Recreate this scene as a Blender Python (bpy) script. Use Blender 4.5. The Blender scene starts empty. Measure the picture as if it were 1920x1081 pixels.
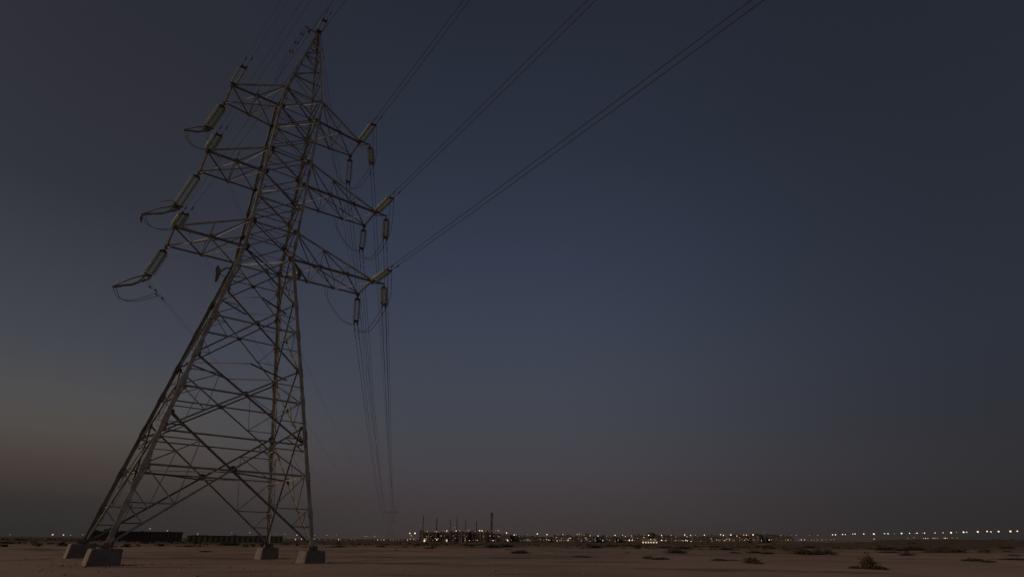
import bpy, bmesh, math, random
from mathutils import Matrix, Vector, noise

sc = bpy.context.scene
COL = sc.collection
R = math.radians
rnd = random.Random(7)

# ------------------------------------------------------------------ camera
CAM_H, FPX, PITCH, ROLL = 1.5556, 1006.3, R(25.068), R(0.383)
cam = bpy.data.cameras.new('camera')
cam.sensor_width = 36.0
cam.lens = FPX / 1920 * 36.0
cam.clip_start = 0.1
cam.clip_end = 20000
cam_o = bpy.data.objects.new('camera', cam)
COL.objects.link(cam_o)
cam_o.matrix_world = Matrix.Translation((0, 0, CAM_H)) @ Matrix.Rotation(math.pi / 2 + PITCH, 4, 'X') @ Matrix.Rotation(ROLL, 4, 'Z')
sc.camera = cam_o

# ------------------------------------------------------------------ sky, sun, exposure
def lin(c):
    c = c / 255.0
    return c / 12.92 if c <= 0.04045 else ((c + 0.055) / 1.055) ** 2.4

SUNSET_AZ = R(-128)          # the sun has set to the left of the view and a little behind it
world = bpy.data.worlds.new('World')
sc.world = world
world.use_nodes = True
wt = world.node_tree
wn, wl = wt.nodes, wt.links
bgn = wn['Background']
tc = wn.new('ShaderNodeTexCoord')
sep = wn.new('ShaderNodeSeparateXYZ')
wl.new(tc.outputs['Generated'], sep.inputs[0])

def wmath(op, a, b=None, clamp=False):
    n = wn.new('ShaderNodeMath')
    n.operation = op
    n.use_clamp = clamp
    for i, v in enumerate((a, b)):
        if v is None:
            continue
        if isinstance(v, (int, float)):
            n.inputs[i].default_value = v
        else:
            wl.new(v, n.inputs[i])
    return n.outputs[0]

elev = wmath('DIVIDE', wmath('ARCSINE', sep.outputs['Z']), math.pi / 2)
hx, hy = math.sin(SUNSET_AZ), math.cos(SUNSET_AZ)
horiz = wmath('SQRT', wmath('ADD', wmath('ADD', wmath('MULTIPLY', sep.outputs['X'], sep.outputs['X']), wmath('MULTIPLY', sep.outputs['Y'], sep.outputs['Y'])), 1e-6))
cosd = wmath('DIVIDE', wmath('ADD', wmath('MULTIPLY', sep.outputs['X'], hx), wmath('MULTIPLY', sep.outputs['Y'], hy)), horiz)
delta = wmath('DIVIDE', wmath('ARCCOSINE', wmath('MULTIPLY', cosd, 0.99999)), math.pi)   # 0 sunset, 1 opposite

def ramp(stops):
    n = wn.new('ShaderNodeValToRGB')
    n.color_ramp.interpolation = 'B_SPLINE' if False else 'LINEAR'
    els = n.color_ramp.elements
    for i, (e, c) in enumerate(stops):
        p = max(0.0, e / 90.0)
        if i == 0:
            el = els[0]; el.position = p
        elif i == len(stops) - 1:
            el = els[-1]; el.position = p
        else:
            el = els.new(p)
        el.color = (lin(c[0]), lin(c[1]), lin(c[2]), 1)
    wl.new(elev, n.inputs[0])
    return n.outputs[0]

TOP = (34, 38, 50)
glow = ramp([(0, (112, 82, 62)), (5, (122, 98, 80)), (14, (104, 97, 92)), (30, (72, 75, 86)), (55, (46, 50, 62)), (90, TOP)])
left = ramp([(0, (46, 44, 44)), (2.5, (53, 49, 48)), (5.3, (72, 63, 59)), (7.8, (80, 75, 71)), (10.5, (78, 77, 78)), (15, (67, 70, 79)), (27, (50, 52, 61)), (38, (45, 46, 54)), (55, (38, 42, 53)), (90, TOP)])
mid = ramp([(0, (60, 54, 53)), (3.5, (66, 60, 62)), (6.5, (69, 66, 72)), (10, (67, 69, 77)), (14, (65, 69, 80)), (20, (60, 66, 81)), (28, (52, 60, 77)), (38, (44, 51, 65)), (52, (37, 42, 54)), (90, TOP)])
right = ramp([(0, (44, 42, 42)), (3, (47, 45, 47)), (6, (48, 48, 52)), (10, (46, 48, 55)), (16, (44, 49, 60)), (27, (41, 45, 56)), (38, (37, 42, 52)), (52, (35, 40, 51)), (90, TOP)])

def mixc(a, b, d0, d1):
    mr = wn.new('ShaderNodeMapRange')
    mr.interpolation_type = 'SMOOTHSTEP'
    mr.inputs['From Min'].default_value = d0 / 180
    mr.inputs['From Max'].default_value = d1 / 180
    wl.new(delta, mr.inputs['Value'])
    m = wn.new('ShaderNodeMix')
    m.data_type = 'RGBA'
    wl.new(mr.outputs[0], m.inputs['Factor'])
    wl.new(a, m.inputs['A'])
    wl.new(b, m.inputs['B'])
    return m.outputs['Result']

skycol = mixc(mixc(mixc(glow, left, 15, 84), mid, 86, 122), right, 130, 176)
wl.new(skycol, bgn.inputs['Color'])
bgn.inputs['Strength'].default_value = 1.0

sun = bpy.data.lights.new('sun', 'SUN')
sun.energy = 1.08
sun.angle = R(16)
sun.color = (1.0, 0.70, 0.47)
sun_o = bpy.data.objects.new('sun', sun)
COL.objects.link(sun_o)
SUN_EL = R(14)
sd = Vector((math.sin(SUNSET_AZ) * math.cos(SUN_EL), math.cos(SUNSET_AZ) * math.cos(SUN_EL), math.sin(SUN_EL)))
sun_o.rotation_euler = sd.to_track_quat('Z', 'Y').to_euler()
sun_o.location = (-40, -20, 30)

vs = sc.view_settings
vs.view_transform = 'Standard'
vs.look = 'None'
vs.exposure = 0
vs.gamma = 1
vs.use_curve_mapping = False
sc.cycles.use_denoising = True
sc.cycles.use_adaptive_sampling = True
sc.cycles.adaptive_threshold = 0.005
sc.cycles.max_bounces = 5

# ------------------------------------------------------------------ helpers
def material(name, color, rough=0.7, metal=0.0, var=0.0, scale=4.0, color2=None, bump=0.0, bscale=30.0, trans=0.0, emit=None, estr=0.0, spec=None):
    m = bpy.data.materials.new(name)
    m.use_nodes = True
    nt = m.node_tree
    b = nt.nodes['Principled BSDF']
    b.inputs['Base Color'].default_value = (*color, 1)
    b.inputs['Roughness'].default_value = rough
    b.inputs['Metallic'].default_value = metal
    if spec is not None:
        b.inputs['Specular IOR Level'].default_value = spec
    if trans:
        b.inputs['Transmission Weight'].default_value = trans
    if emit:
        b.inputs['Emission Color'].default_value = (*emit, 1)
        b.inputs['Emission Strength'].default_value = estr
    if color2:
        tcn = nt.nodes.new('ShaderNodeTexCoord')
        geo = nt.nodes.new('ShaderNodeNewGeometry')
        nz = nt.nodes.new('ShaderNodeTexNoise')
        nz.inputs['Scale'].default_value = scale
        nz.inputs['Detail'].default_value = 6
        nt.links.new(geo.outputs['Position'], nz.inputs['Vector'])
        mr = nt.nodes.new('ShaderNodeMapRange')
        mr.inputs['From Min'].default_value = 0.36
        mr.inputs['From Max'].default_value = 0.66
        nt.links.new(nz.outputs['Fac'], mr.inputs['Value'])
        mx = nt.nodes.new('ShaderNodeMix')
        mx.data_type = 'RGBA'
        mx.inputs['A'].default_value = (*color, 1)
        mx.inputs['B'].default_value = (*color2, 1)
        nt.links.new(mr.outputs[0], mx.inputs['Factor'])
        nt.links.new(mx.outputs['Result'], b.inputs['Base Color'])
        if bump:
            nz2 = nt.nodes.new('ShaderNodeTexNoise')
            nz2.inputs['Scale'].default_value = bscale
            nz2.inputs['Detail'].default_value = 5
            nt.links.new(geo.outputs['Position'], nz2.inputs['Vector'])
            bp = nt.nodes.new('ShaderNodeBump')
            bp.inputs['Strength'].default_value = bump
            bp.inputs['Distance'].default_value = 0.05
            nt.links.new(nz2.outputs['Fac'], bp.inputs['Height'])
            nt.links.new(bp.outputs[0], b.inputs['Normal'])
    return m

M = {
    'steel': material('weathered_steel', (0.37, 0.375, 0.355), 0.56, 0.15, color2=(0.22, 0.205, 0.18), scale=1.3),
    'steel_dark': material('rusty_steel', (0.20, 0.19, 0.172), 0.68, 0.15, color2=(0.12, 0.108, 0.094), scale=2.0),
    'plate': material('gusset_steel', (0.14, 0.115, 0.095), 0.7, 0.2, color2=(0.07, 0.052, 0.042), scale=3.0),
    'galv': material('galvanised_steel', (0.30, 0.28, 0.26), 0.55, 0.4, color2=(0.2, 0.19, 0.18), scale=3.0),
    'glass': material('insulator_glass', (0.54, 0.66, 0.59), 0.12, 0.0, trans=0.12, color2=(0.44, 0.56, 0.50), scale=3.0),
    'cap': material('insulator_cap', (0.19, 0.23, 0.21), 0.5, 0.2),
    'wire': material('conductor_aluminium', (0.055, 0.052, 0.05), 0.75, 0.0, spec=0.2),
    'concrete': material('footing_concrete', (0.22, 0.21, 0.19), 0.92, color2=(0.15, 0.14, 0.125), scale=2.2, bump=0.35, bscale=24),
    'anchor': material('anchor_steel', (0.14, 0.12, 0.10), 0.7, 0.3),
    'shrub': material('dry_shrub', (0.075, 0.058, 0.04), 0.9, color2=(0.045, 0.04, 0.028), scale=3.0),
    'stone': material('desert_stone', (0.24, 0.19, 0.15), 0.9, color2=(0.16, 0.12, 0.10), scale=8.0),
    'wall_dark': material('dark_cladding', (0.055, 0.05, 0.045), 0.8, color2=(0.035, 0.033, 0.03), scale=0.15),
    'wall_mid': material('plant_cladding', (0.085, 0.075, 0.065), 0.8, color2=(0.05, 0.045, 0.04), scale=0.12),
    'wall_pale': material('pale_cladding', (0.16, 0.14, 0.12), 0.8, color2=(0.11, 0.10, 0.085), scale=0.12),
    'stack': material('stack_shell', (0.06, 0.052, 0.048), 0.8, color2=(0.04, 0.037, 0.034), scale=0.3),
    'pole': material('mast_steel', (0.10, 0.09, 0.08), 0.6, 0.3),
    'lamp_warm': material('lamp_warm', (0.8, 0.7, 0.5), emit=(1.0, 0.66, 0.34), estr=1.05),
    'lamp_white': material('lamp_white', (0.8, 0.8, 0.75), emit=(1.0, 0.85, 0.62), estr=1.5),
    'lamp_pink': material('lamp_pinkish', (0.8, 0.7, 0.6), emit=(1.0, 0.68, 0.44), estr=1.5),
    'lamp_orange': material('lamp_orange', (0.7, 0.5, 0.3), emit=(1.0, 0.52, 0.24), estr=0.42),
    'lamp_dim': material('lamp_dim', (0.6, 0.55, 0.5), emit=(1.0, 0.82, 0.66), estr=0.3),
    'door_lit': material('lit_doorway', (0.7, 0.65, 0.5), emit=(1.0, 0.82, 0.52), estr=0.9),
    'door_pale': material('pale_lit_front', (0.7, 0.68, 0.55), emit=(1.0, 0.93, 0.68), estr=0.55),
    'door_dim': material('dim_lit_panel', (0.6, 0.55, 0.4), emit=(1.0, 0.72, 0.42), estr=0.25),
}

def ray(u, v):
    a, b = (u - 960) / FPX, -(v - 540.5) / FPX
    c, s = math.cos(-ROLL), math.sin(-ROLL)
    a, b = c * a + s * b, -s * a + c * b
    c, s = math.cos(PITCH), math.sin(PITCH)
    return Vector((a, c - b * s, s + b * c))

CAMP = Vector((0, 0, CAM_H))

def on_z(u, v, z):
    d = ray(u, v)
    return CAMP + d * ((z - CAM_H) / d.z)

def at_dist(u, v, dist):
    d = ray(u, v)
    return CAMP + d * (dist / math.hypot(d.x, d.y))

def empty(name, matrix=None, label=None, cat=None, group=None):
    o = bpy.data.objects.new(name, None)
    o.empty_display_size = 0.3
    COL.objects.link(o)
    if matrix is not None:
        o.matrix_world = matrix
    tag(o, label, cat, group)
    return o

def tag(o, label=None, cat=None, group=None, kind=None):
    if label: o['label'] = label
    if cat: o['category'] = cat
    if group: o['group'] = group
    if kind: o['kind'] = kind
    return o

def put(name, me, parent=None, matrix=None):
    o = bpy.data.objects.new(name, me)
    COL.objects.link(o)
    if parent is not None:
        o.parent = parent
    if matrix is not None:
        o.matrix_local = matrix if parent is not None else matrix
        if parent is None:
            o.matrix_world = matrix
    return o

def mesh_from(bm, name, mat, smooth=False):
    me = bpy.data.meshes.new(name)
    bmesh.ops.recalc_face_normals(bm, faces=bm.faces)
    bm.to_mesh(me)
    bm.free()
    for m in (mat if isinstance(mat, (list, tuple)) else [mat]):
        me.materials.append(m)
    if smooth:
        for p in me.polygons:
            p.use_smooth = True
    return me

def add_box(bm, mn, mx, mi=0, taper=1.0):
    x0, y0, z0 = mn
    x1, y1, z1 = mx
    cx, cy = (x0 + x1) / 2, (y0 + y1) / 2
    t = taper
    pts = [(x0, y0, z0), (x1, y0, z0), (x1, y1, z0), (x0, y1, z0)]
    pts += [(cx + (x - cx) * t, cy + (y - cy) * t, z1) for x, y, z in pts]
    vs_ = [bm.verts.new(p) for p in pts]
    for f in ((0, 3, 2, 1), (4, 5, 6, 7), (0, 1, 5, 4), (1, 2, 6, 5), (2, 3, 7, 6), (3, 0, 4, 7)):
        bm.faces.new([vs_[i] for i in f]).material_index = mi

def add_lathe(bm, prof, n=10, mi=0, close=True, mis=None):
    rings = []
    for r, z in prof:
        rings.append([bm.verts.new((r * math.cos(2 * math.pi * i / n), r * math.sin(2 * math.pi * i / n), z)) for i in range(n)])
    for k in range(len(rings) - 1):
        for i in range(n):
            j = (i + 1) % n
            f = bm.faces.new((rings[k][i], rings[k][j], rings[k + 1][j], rings[k + 1][i]))
            f.material_index = mis[k] if mis else mi
    if close:
        bm.faces.new(rings[0][::-1]).material_index = mis[0] if mis else mi
        bm.faces.new(rings[-1]).material_index = mis[-1] if mis else mi

def add_tube(bm, pts, r, n=5, mi=0, radii=None):
    pts = [Vector(p) for p in pts]
    rings = []
    prev = None
    for i, p in enumerate(pts):
        d = (pts[min(i + 1, len(pts) - 1)] - pts[max(i - 1, 0)]).normalized()
        a = prev if prev is not None else (Vector((0, 0, 1)) if abs(d.z) < 0.9 else Vector((1, 0, 0)))
        x = (a - d * a.dot(d)).normalized()
        prev = x
        y = d.cross(x)
        rr = radii[i] if radii else r
        rings.append([bm.verts.new(p + (x * math.cos(2 * math.pi * k / n) + y * math.sin(2 * math.pi * k / n)) * rr) for k in range(n)])
    for a, b in zip(rings, rings[1:]):
        for k in range(n):
            bm.faces.new((a[k], a[(k + 1) % n], b[(k + 1) % n], b[k])).material_index = mi
    bm.faces.new(rings[0][::-1]).material_index = mi
    bm.faces.new(rings[-1]).material_index = mi

ORD = ['first', 'second', 'third', 'fourth', 'fifth', 'sixth', 'seventh', 'eighth', 'ninth', 'tenth', 'eleventh', 'twelfth', 'thirteenth', 'fourteenth', 'fifteenth', 'sixteenth', 'seventeenth', 'eighteenth', 'nineteenth']
TENS = {20: 'twenti', 30: 'thirti', 40: 'forti', 50: 'fifti', 60: 'sixti', 70: 'seventi', 80: 'eighti', 90: 'nineti'}
def ordinal(i):                      # 1-based
    if i < 20: return ORD[i - 1]
    t, u = i // 10 * 10, i % 10
    return TENS[t] + 'eth' if u == 0 else TENS[t][:-1] + 'y-' + ORD[u - 1]

# ------------------------------------------------------------------ ground
YAW = R(36.465)
TC = Vector((-23.035, 44.031, 0))
TM = Matrix.Translation(TC) @ Matrix.Rotation(YAW, 4, 'Z')
TMI = TM.inverted()
# leg feet in the tower's own frame: x along the crossarms, y away from the viewer; top of footing heights differ with the ground
BASE = {(-1, -1): Vector((-5.84, -5.05, 0.935)), (1, -1): Vector((7.18, -3.68, 0.935)), (-1, 1): Vector((-6.95, 3.79, 0.935)), (1, 1): Vector((6.21, 5.05, 0.935))}
GOFF = {(-1, -1): 0.03, (1, -1): -0.17, (-1, 1): 0.22, (1, 1): -0.07}
ZL, ZLT, ZM, ZMT, ZT, ZTT, ZAP = 24.785, 27.59, 32.986, 35.79, 41.173, 43.904, 55.0
WL, WT = 2.044, 1.885
APEX = Vector((0.265, -0.036, ZAP))

def corner(sx, sy, z):
    if z <= ZL:
        b = BASE[(sx, sy)]
        w = Vector((sx * WL, sy * WL, ZL))
        return b + (w - b) * ((z - b.z) / (ZL - b.z))
    if z <= ZTT:
        h = WL + (WT - WL) * (z - ZL) / (ZTT - ZL)
        return Vector((sx * h, sy * h, z))
    t = (z - ZTT) / (ZAP - ZTT)
    a = Vector((sx * WT, sy * WT, ZTT))
    b = APEX + Vector((sx * 0.16, sy * 0.16, 0))
    return a + (b - a) * t

FOOT_W = {}
for k in BASE:
    p = TM @ corner(k[0], k[1], 0.0)
    FOOT_W[k] = Vector((p.x, p.y))

def sstep(a, b, x):
    t = min(1, max(0, (x - a) / (b - a)))
    return t * t * (3 - 2 * t)

def ground_z(x, y):
    d = math.hypot(x, y)
    z = 0.0
    for k, f in FOOT_W.items():
        z += GOFF[k] * math.exp(-((x - f.x) ** 2 + (y - f.y) ** 2) / (2 * 3.2 ** 2))
    if d > 5:
        amp = 0.10 * sstep(15, 45, d) + 0.28 * sstep(60, 140, d) - 0.2 * sstep(500, 1200, d)
        z += amp * noise.noise((x * 0.06, y * 0.06, 3.1)) + (0.07 * noise.noise((x * 0.22, y * 0.32, 7.7)) + 0.03 * noise.noise((x * 0.8, y * 0.8, 1.7))) * (1 - sstep(150, 300, d))
    az = math.degrees(math.atan2(x, y))
    z -= 0.9 * sstep(140, 420, d) * (1 - sstep(18, 34, az))            # the plain falls gently towards the plant
    z += 3.0 * sstep(170, 420, d) * sstep(17, 36, az)                   # and rises to a low rise on the right
    z += 1.2 * sstep(150, 320, d) * sstep(-26, -40, az) if az < -26 else 0
    return z

me = bpy.data.meshes.new('ground')
rads = [0.0] + [3.0 * 1.032 ** i for i in range(0, 260)]
rads = [r for r in rads if r < 9500] + [9500]
NA = 480
verts, faces = [(0, 0, 0)], []
for r in rads[1:]:
    for i in range(NA):
        a = 2 * math.pi * i / NA
        x, y = r * math.sin(a), r * math.cos(a)
        verts.append((x, y, ground_z(x, y)))
for i in range(NA):
    faces.append((0, 1 + (i + 1) % NA, 1 + i))
for k in range(len(rads) - 2):
    o0, o1 = 1 + k * NA, 1 + (k + 1) * NA
    for i in range(NA):
        j = (i + 1) % NA
        faces.append((o0 + i, o0 + j, o1 + j, o1 + i))
me.from_pydata(verts, [], faces)
for p in me.polygons:
    p.use_smooth = True
gm = bpy.data.materials.new('desert_sand')
gm.use_nodes = True
gt = gm.node_tree
gb = gt.nodes['Principled BSDF']
gb.inputs['Roughness'].default_value = 0.95
gb.inputs['Specular IOR Level'].default_value = 0.15
geo = gt.nodes.new('ShaderNodeNewGeometry')

def gnoise(scale, detail=6, stretch=None, rough=0.55):
    n = gt.nodes.new('ShaderNodeTexNoise')
    n.inputs['Scale'].default_value = scale
    n.inputs['Detail'].default_value = detail
    n.inputs['Roughness'].default_value = rough
    if stretch:
        mp = gt.nodes.new('ShaderNodeMapping')
        mp.inputs['Scale'].default_value = stretch
        gt.links.new(geo.outputs['Position'], mp.inputs['Vector'])
        gt.links.new(mp.outputs[0], n.inputs['Vector'])
    else:
        gt.links.new(geo.outputs['Position'], n.inputs['Vector'])
    return n.outputs['Fac']

def gmix(f, a, b, lo, hi):
    mr = gt.nodes.new('ShaderNodeMapRange')
    mr.inputs['From Min'].default_value = lo
    mr.inputs['From Max'].default_value = hi
    gt.links.new(f, mr.inputs['Value'])
    m = gt.nodes.new('ShaderNodeMix')
    m.data_type = 'RGBA'
    gt.links.new(mr.outputs[0], m.inputs['Factor'])
    for s, v in (('A', a), ('B', b)):
        if isinstance(v, tuple):
            m.inputs[s].default_value = (*v, 1)
        else:
            gt.links.new(v, m.inputs[s])
    return m.outputs['Result']

c1 = gmix(gnoise(0.045, 7), (0.455, 0.345, 0.26), (0.35, 0.262, 0.195), 0.40, 0.62)
c2 = gmix(gnoise(0.16, 8, (0.35, 1.0, 1.0)), c1, (0.19, 0.138, 0.10), 0.53, 0.66)
c3 = gmix(gnoise(3.2, 8, None, 0.7), c2, (0.27, 0.20, 0.15), 0.55, 0.80)
c4 = gmix(gnoise(0.0065, 5), c3, (0.25, 0.19, 0.145), 0.52, 0.66)
sp = gt.nodes.new('ShaderNodeSeparateXYZ')
gt.links.new(geo.outputs['Position'], sp.inputs[0])
def gmath(op, a, b):
    n = gt.nodes.new('ShaderNodeMath')
    n.operation = op
    for i_, v_ in enumerate((a, b)):
        if isinstance(v_, (int, float)):
            n.inputs[i_].default_value = v_
        else:
            gt.links.new(v_, n.inputs[i_])
    return n.outputs[0]
# scrub-covered darker soil starts about a hundred metres out on the plain, with a ragged edge
edge = gmath('ADD', sp.outputs['Y'], gmath('MULTIPLY', gmath('SUBTRACT', gnoise(0.03, 6), 0.5), 190.0))
c5 = gmix(edge, c4, (0.15, 0.112, 0.084), 95.0, 190.0)
gt.links.new(c5, gb.inputs['Base Color'])
bp = gt.nodes.new('ShaderNodeBump')
bp.inputs['Strength'].default_value = 0.85
bp.inputs['Distance'].default_value = 0.08
gt.links.new(gnoise(2.4, 9, None, 0.65), bp.inputs['Height'])
gt.links.new(bp.outputs[0], gb.inputs['Normal'])
me.materials.append(gm)
tag(put('ground', me), kind='structure')

# pale service road in front of the plant
rd_v, rd_f = [], []
for i in range(81):
    a = R(-14 + 46 * i / 80)
    for dd in (352.0, 359.0):
        x, y = dd * math.sin(a), dd * math.cos(a)
        rd_v.append((x, y, ground_z(x, y) + 0.16))
    for dd in (351.0, 360.0):
        x, y = dd * math.sin(a), dd * math.cos(a)
        rd_v.append((x, y, ground_z(x, y) - 0.3))
for i in range(80):
    o0, o1 = i * 4, (i + 1) * 4
    rd_f += [(o0, o1, o1 + 1, o0 + 1), (o0 + 2, o1 + 2, o1, o0), (o0 + 1, o1 + 1, o1 + 3, o0 + 3)]
me = bpy.data.meshes.new('service_road')
me.from_pydata(rd_v, [], rd_f)
me.materials.append(material('road_dust', (0.34, 0.27, 0.21), 0.95, color2=(0.26, 0.2, 0.155), scale=0.2))
tag(put('service_road', me), kind='structure')

# ------------------------------------------------------------------ steel angle members
def angle_mesh(name, mat):
    """one metre of L-section bar; the flanges run along +x and +y from the heel, unit flange width."""
    t = 0.12
    prof = [(0, 0), (1, 0), (1, t), (t, t), (t, 1), (0, 1)]
    bm = bmesh.new()
    lo = [bm.verts.new((x, y, 0)) for x, y in prof]
    hi = [bm.verts.new((x, y, 1)) for x, y in prof]
    n = len(prof)
    for i in range(n):
        j = (i + 1) % n
        bm.faces.new((lo[i], lo[j], hi[j], hi[i]))
    bm.faces.new(lo[::-1])
    bm.faces.new(hi)
    return mesh_from(bm, name, mat)

ANG = angle_mesh('angle_bar', M['steel'])
ANGD = angle_mesh('angle_bar_dark', M['steel_dark'])

def bar_matrix(a, b, xref, s, yref=None):
    """frame of a bar from a to b whose first flange lies along xref (made square to the bar)."""
    z = b - a
    L = z.length
    z = z / L
    x = (xref - z * xref.dot(z)).normalized()
    y = z.cross(x)
    if yref is not None and y.dot(yref) < 0:
        # mirror: start from the other end so that the second flange points along yref
        a, z = b, -z
        y = z.cross(x)
    m = Matrix((
        (x.x * s, y.x * s, z.x * L, a.x),
        (x.y * s, y.y * s, z.y * L, a.y),
        (x.z * s, y.z * s, z.z * L, a.z),
        (0, 0, 0, 1)))
    return m

def bar(name, parent, a, b, s, inward, off=0.0, mesh=None, inset=0.0):
    """L-bar lying in a face whose inward normal is given; off shifts it inwards."""
    d = (b - a).normalized()
    a = a + inward * off + d * inset
    b = b + inward * off - d * inset
    side = d.cross(inward)
    if side.z < 0 or (abs(side.z) < 1e-3 and side.x < 0):
        side = -side
    shift = side * (-s / 2)
    return put(name, mesh or ANG, parent, bar_matrix(a + shift, b + shift, side, s, inward))

def plate_mesh(name, w, h, t, mat, cut=0.3):
    """bevelled-corner gusset plate lying in xz, thickness along y"""
    bm = bmesh.new()
    c = min(w, h) * cut
    pts = [(-w / 2 + c, -h / 2), (w / 2 - c, -h / 2), (w / 2, -h / 2 + c), (w / 2, h / 2 - c), (w / 2 - c, h / 2), (-w / 2 + c, h / 2), (-w / 2, h / 2 - c), (-w / 2, -h / 2 + c)]
    f = [bm.verts.new((x, -t / 2, z)) for x, z in pts]
    k = [bm.verts.new((x, t / 2, z)) for x, z in pts]
    n = len(pts)
    for i in range(n):
        bm.faces.new((f[i], f[(i + 1) % n], k[(i + 1) % n], k[i]))
    bm.faces.new(f[::-1])
    bm.faces.new(k)
    # bolt heads
    for bx in (-0.25, 0, 0.25):
        for bz in (-0.25, 0.25):
            add_box(bm, (bx * w - 0.02, -t / 2 - 0.02, bz * h - 0.02), (bx * w + 0.02, t / 2 + 0.02, bz * h + 0.02))
    return mesh_from(bm, name, mat)

GUS = plate_mesh('gusset_plate', 0.56, 0.5, 0.03, M['plate'])
GUSS = plate_mesh('gusset_plate_small', 0.38, 0.34, 0.025, M['steel_dark'])

def frame_at(p, xdir, ydir):
    x = xdir.normalized()
    y = (ydir - x * ydir.dot(x)).normalized()
    z = x.cross(y)
    return Matrix(((x.x, y.x, z.x, p.x), (x.y, y.y, z.y, p.y), (x.z, y.z, z.z, p.z), (0, 0, 0, 1)))

tower = empty('transmission_tower', TM, 'tall weathered steel lattice transmission tower with six crossarms on the left', 'transmission tower')
tower.empty_display_size = 2

SIGNS = [(-1, -1), (1, -1), (1, 1), (-1, 1)]
LEGS = {}
def leg_bottom_z(k):
    return 0.935 + GOFF[k] - 0.02

def make_leg(k):
    sx, sy = k
    bm = bmesh.new()
    spec = [(leg_bottom_z(k) - 0.05, ZL, 0.30), (ZL, ZTT, 0.235)]
    t = 0.036
    for z0, z1, s in spec:
        lo_, hi_ = corner(sx, sy, z0), corner(sx, sy, z1)
        h_ = -s / 2
        prof = [(h_, h_), (h_ + s, h_), (h_ + s, h_ + t), (h_ + t, h_ + t), (h_ + t, h_ + s), (h_, h_ + s)]
        A = [bm.verts.new((lo_.x - sx * x, lo_.y - sy * y, lo_.z)) for x, y in prof]
        B = [bm.verts.new((hi_.x - sx * x, hi_.y - sy * y, hi_.z)) for x, y in prof]
        for i in range(6):
            bm.faces.new((A[i], A[(i + 1) % 6], B[(i + 1) % 6], B[i]))
        bm.faces.new(A)
        bm.faces.new(B)
    o = put('leg', mesh_from(bm, 'leg', M['steel']), tower)
    LEGS[k] = o
    # splice covers: slightly larger angle sleeves wrapped round the heel
    for z in (3.4, 6.0, 9.2, 11.9, 14.3, 17.6, 20.3, 23.0, 26.2, 30.3, 34.4, 38.5):
        s = 0.36 if z < ZL else 0.285
        bm = bmesh.new()
        h = 0.36
        p0, p1 = corner(sx, sy, z - h), corner(sx, sy, z + h)
        h_ = -(0.15 if z < ZL else 0.1175)
        prof = [(x + h_, y + h_) for x, y in ((-0.03, -0.03), (s, -0.03), (s, 0.0), (0.0, 0.0), (0.0, s), (-0.03, s))]
        A = [bm.verts.new((p0.x - sx * x, p0.y - sy * y, p0.z)) for x, y in prof]
        B = [bm.verts.new((p1.x - sx * x, p1.y - sy * y, p1.z)) for x, y in prof]
        for i in range(6):
            bm.faces.new((A[i], A[(i + 1) % 6], B[(i + 1) % 6], B[i]))
        bm.faces.new(A)
        bm.faces.new(B)
        for q in (-0.22, 0, 0.22):
            p = corner(sx, sy, z + q)
            for bx, by in ((s * 0.55 + h_, -0.045 + h_), (-0.045 + h_, s * 0.55 + h_)):
                c = Vector((p.x - sx * bx, p.y - sy * by, p.z))
                add_box(bm, (c.x - 0.025, c.y - 0.025, c.z - 0.025), (c.x + 0.025, c.y + 0.025, c.z + 0.025))
        put('splice_plate', mesh_from(bm, 'splice_plate', M['steel']), o)
    # step bolts up the outside of two legs
    if k in ((-1, -1), (1, 1)):
        z = 3.2
        i = 0
        bm = bmesh.new()
        while z < ZTT:
            p = corner(sx, sy, z)
            ax = Vector((-sx, 0, 0)) if i % 2 else Vector((0, -sy, 0))
            ay = Vector((0, sy, 0)) if i % 2 else Vector((sx, 0, 0))
            b0 = p + ax * 0.03 + ay * 0.13
            add_tube(bm, [b0, b0 + ay * 0.2], 0.014, 4)
            z += 0.45
            i += 1
        s_ = put('step_bolts', mesh_from(bm, 'step_bolts', M['plate']), o)
        s_['kind'] = 'stuff'
    # base shoe
    bm = bmesh.new()
    zb = leg_bottom_z(k)
    p = corner(sx, sy, zb)
    c = Vector((p.x, p.y, 0))
    add_box(bm, (c.x - 0.36, c.y - 0.36, zb - 0.005), (c.x + 0.36, c.y + 0.36, zb + 0.045))
    for q in (-1, 1):
        add_box(bm, (c.x + q * 0.30 - 0.02, c.y - 0.2, zb + 0.045), (c.x + q * 0.30 + 0.02, c.y + 0.2, zb + 0.30), taper=0.7)
        add_box(bm, (c.x - 0.2, c.y + q * 0.30 - 0.02, zb + 0.045), (c.x + 0.2, c.y + q * 0.30 + 0.02, zb + 0.30), taper=0.7)
        for r in (-1, 1):
            add_box(bm, (c.x + q * 0.27 - 0.03, c.y + r * 0.27 - 0.03, zb + 0.045), (c.x + q * 0.27 + 0.03, c.y + r * 0.27 + 0.03, zb + 0.13))
    put('base_plate', mesh_from(bm, 'base_plate', M['anchor']), o)
    return o

for k in SIGNS:
    make_leg(k)

def face_list():
    for i in range(4):
        a, b = SIGNS[i], SIGNS[(i + 1) % 4]
        mid_ = Vector(((a[0] + b[0]) / 2, (a[1] + b[1]) / 2, 0))
        yield i, a, b, -mid_.normalized()

def face_inward(a, b, z):
    p, q, r = corner(*a, z), corner(*b, z), corner(*a, z + 1)
    n = (q - p).cross(r - p).normalized()
    c = Vector((0, 0, z)) - (p + q) / 2
    return n if n.dot(c) > 0 else -n

def gusset(parent, p, along, inward, off=-0.03, small=False):
    return put('gusset_plate', GUSS if small else GUS, parent, frame_at(p + inward * off, along, inward))

def lerp(a, b, t):
    return a + (b - a) * t

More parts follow.
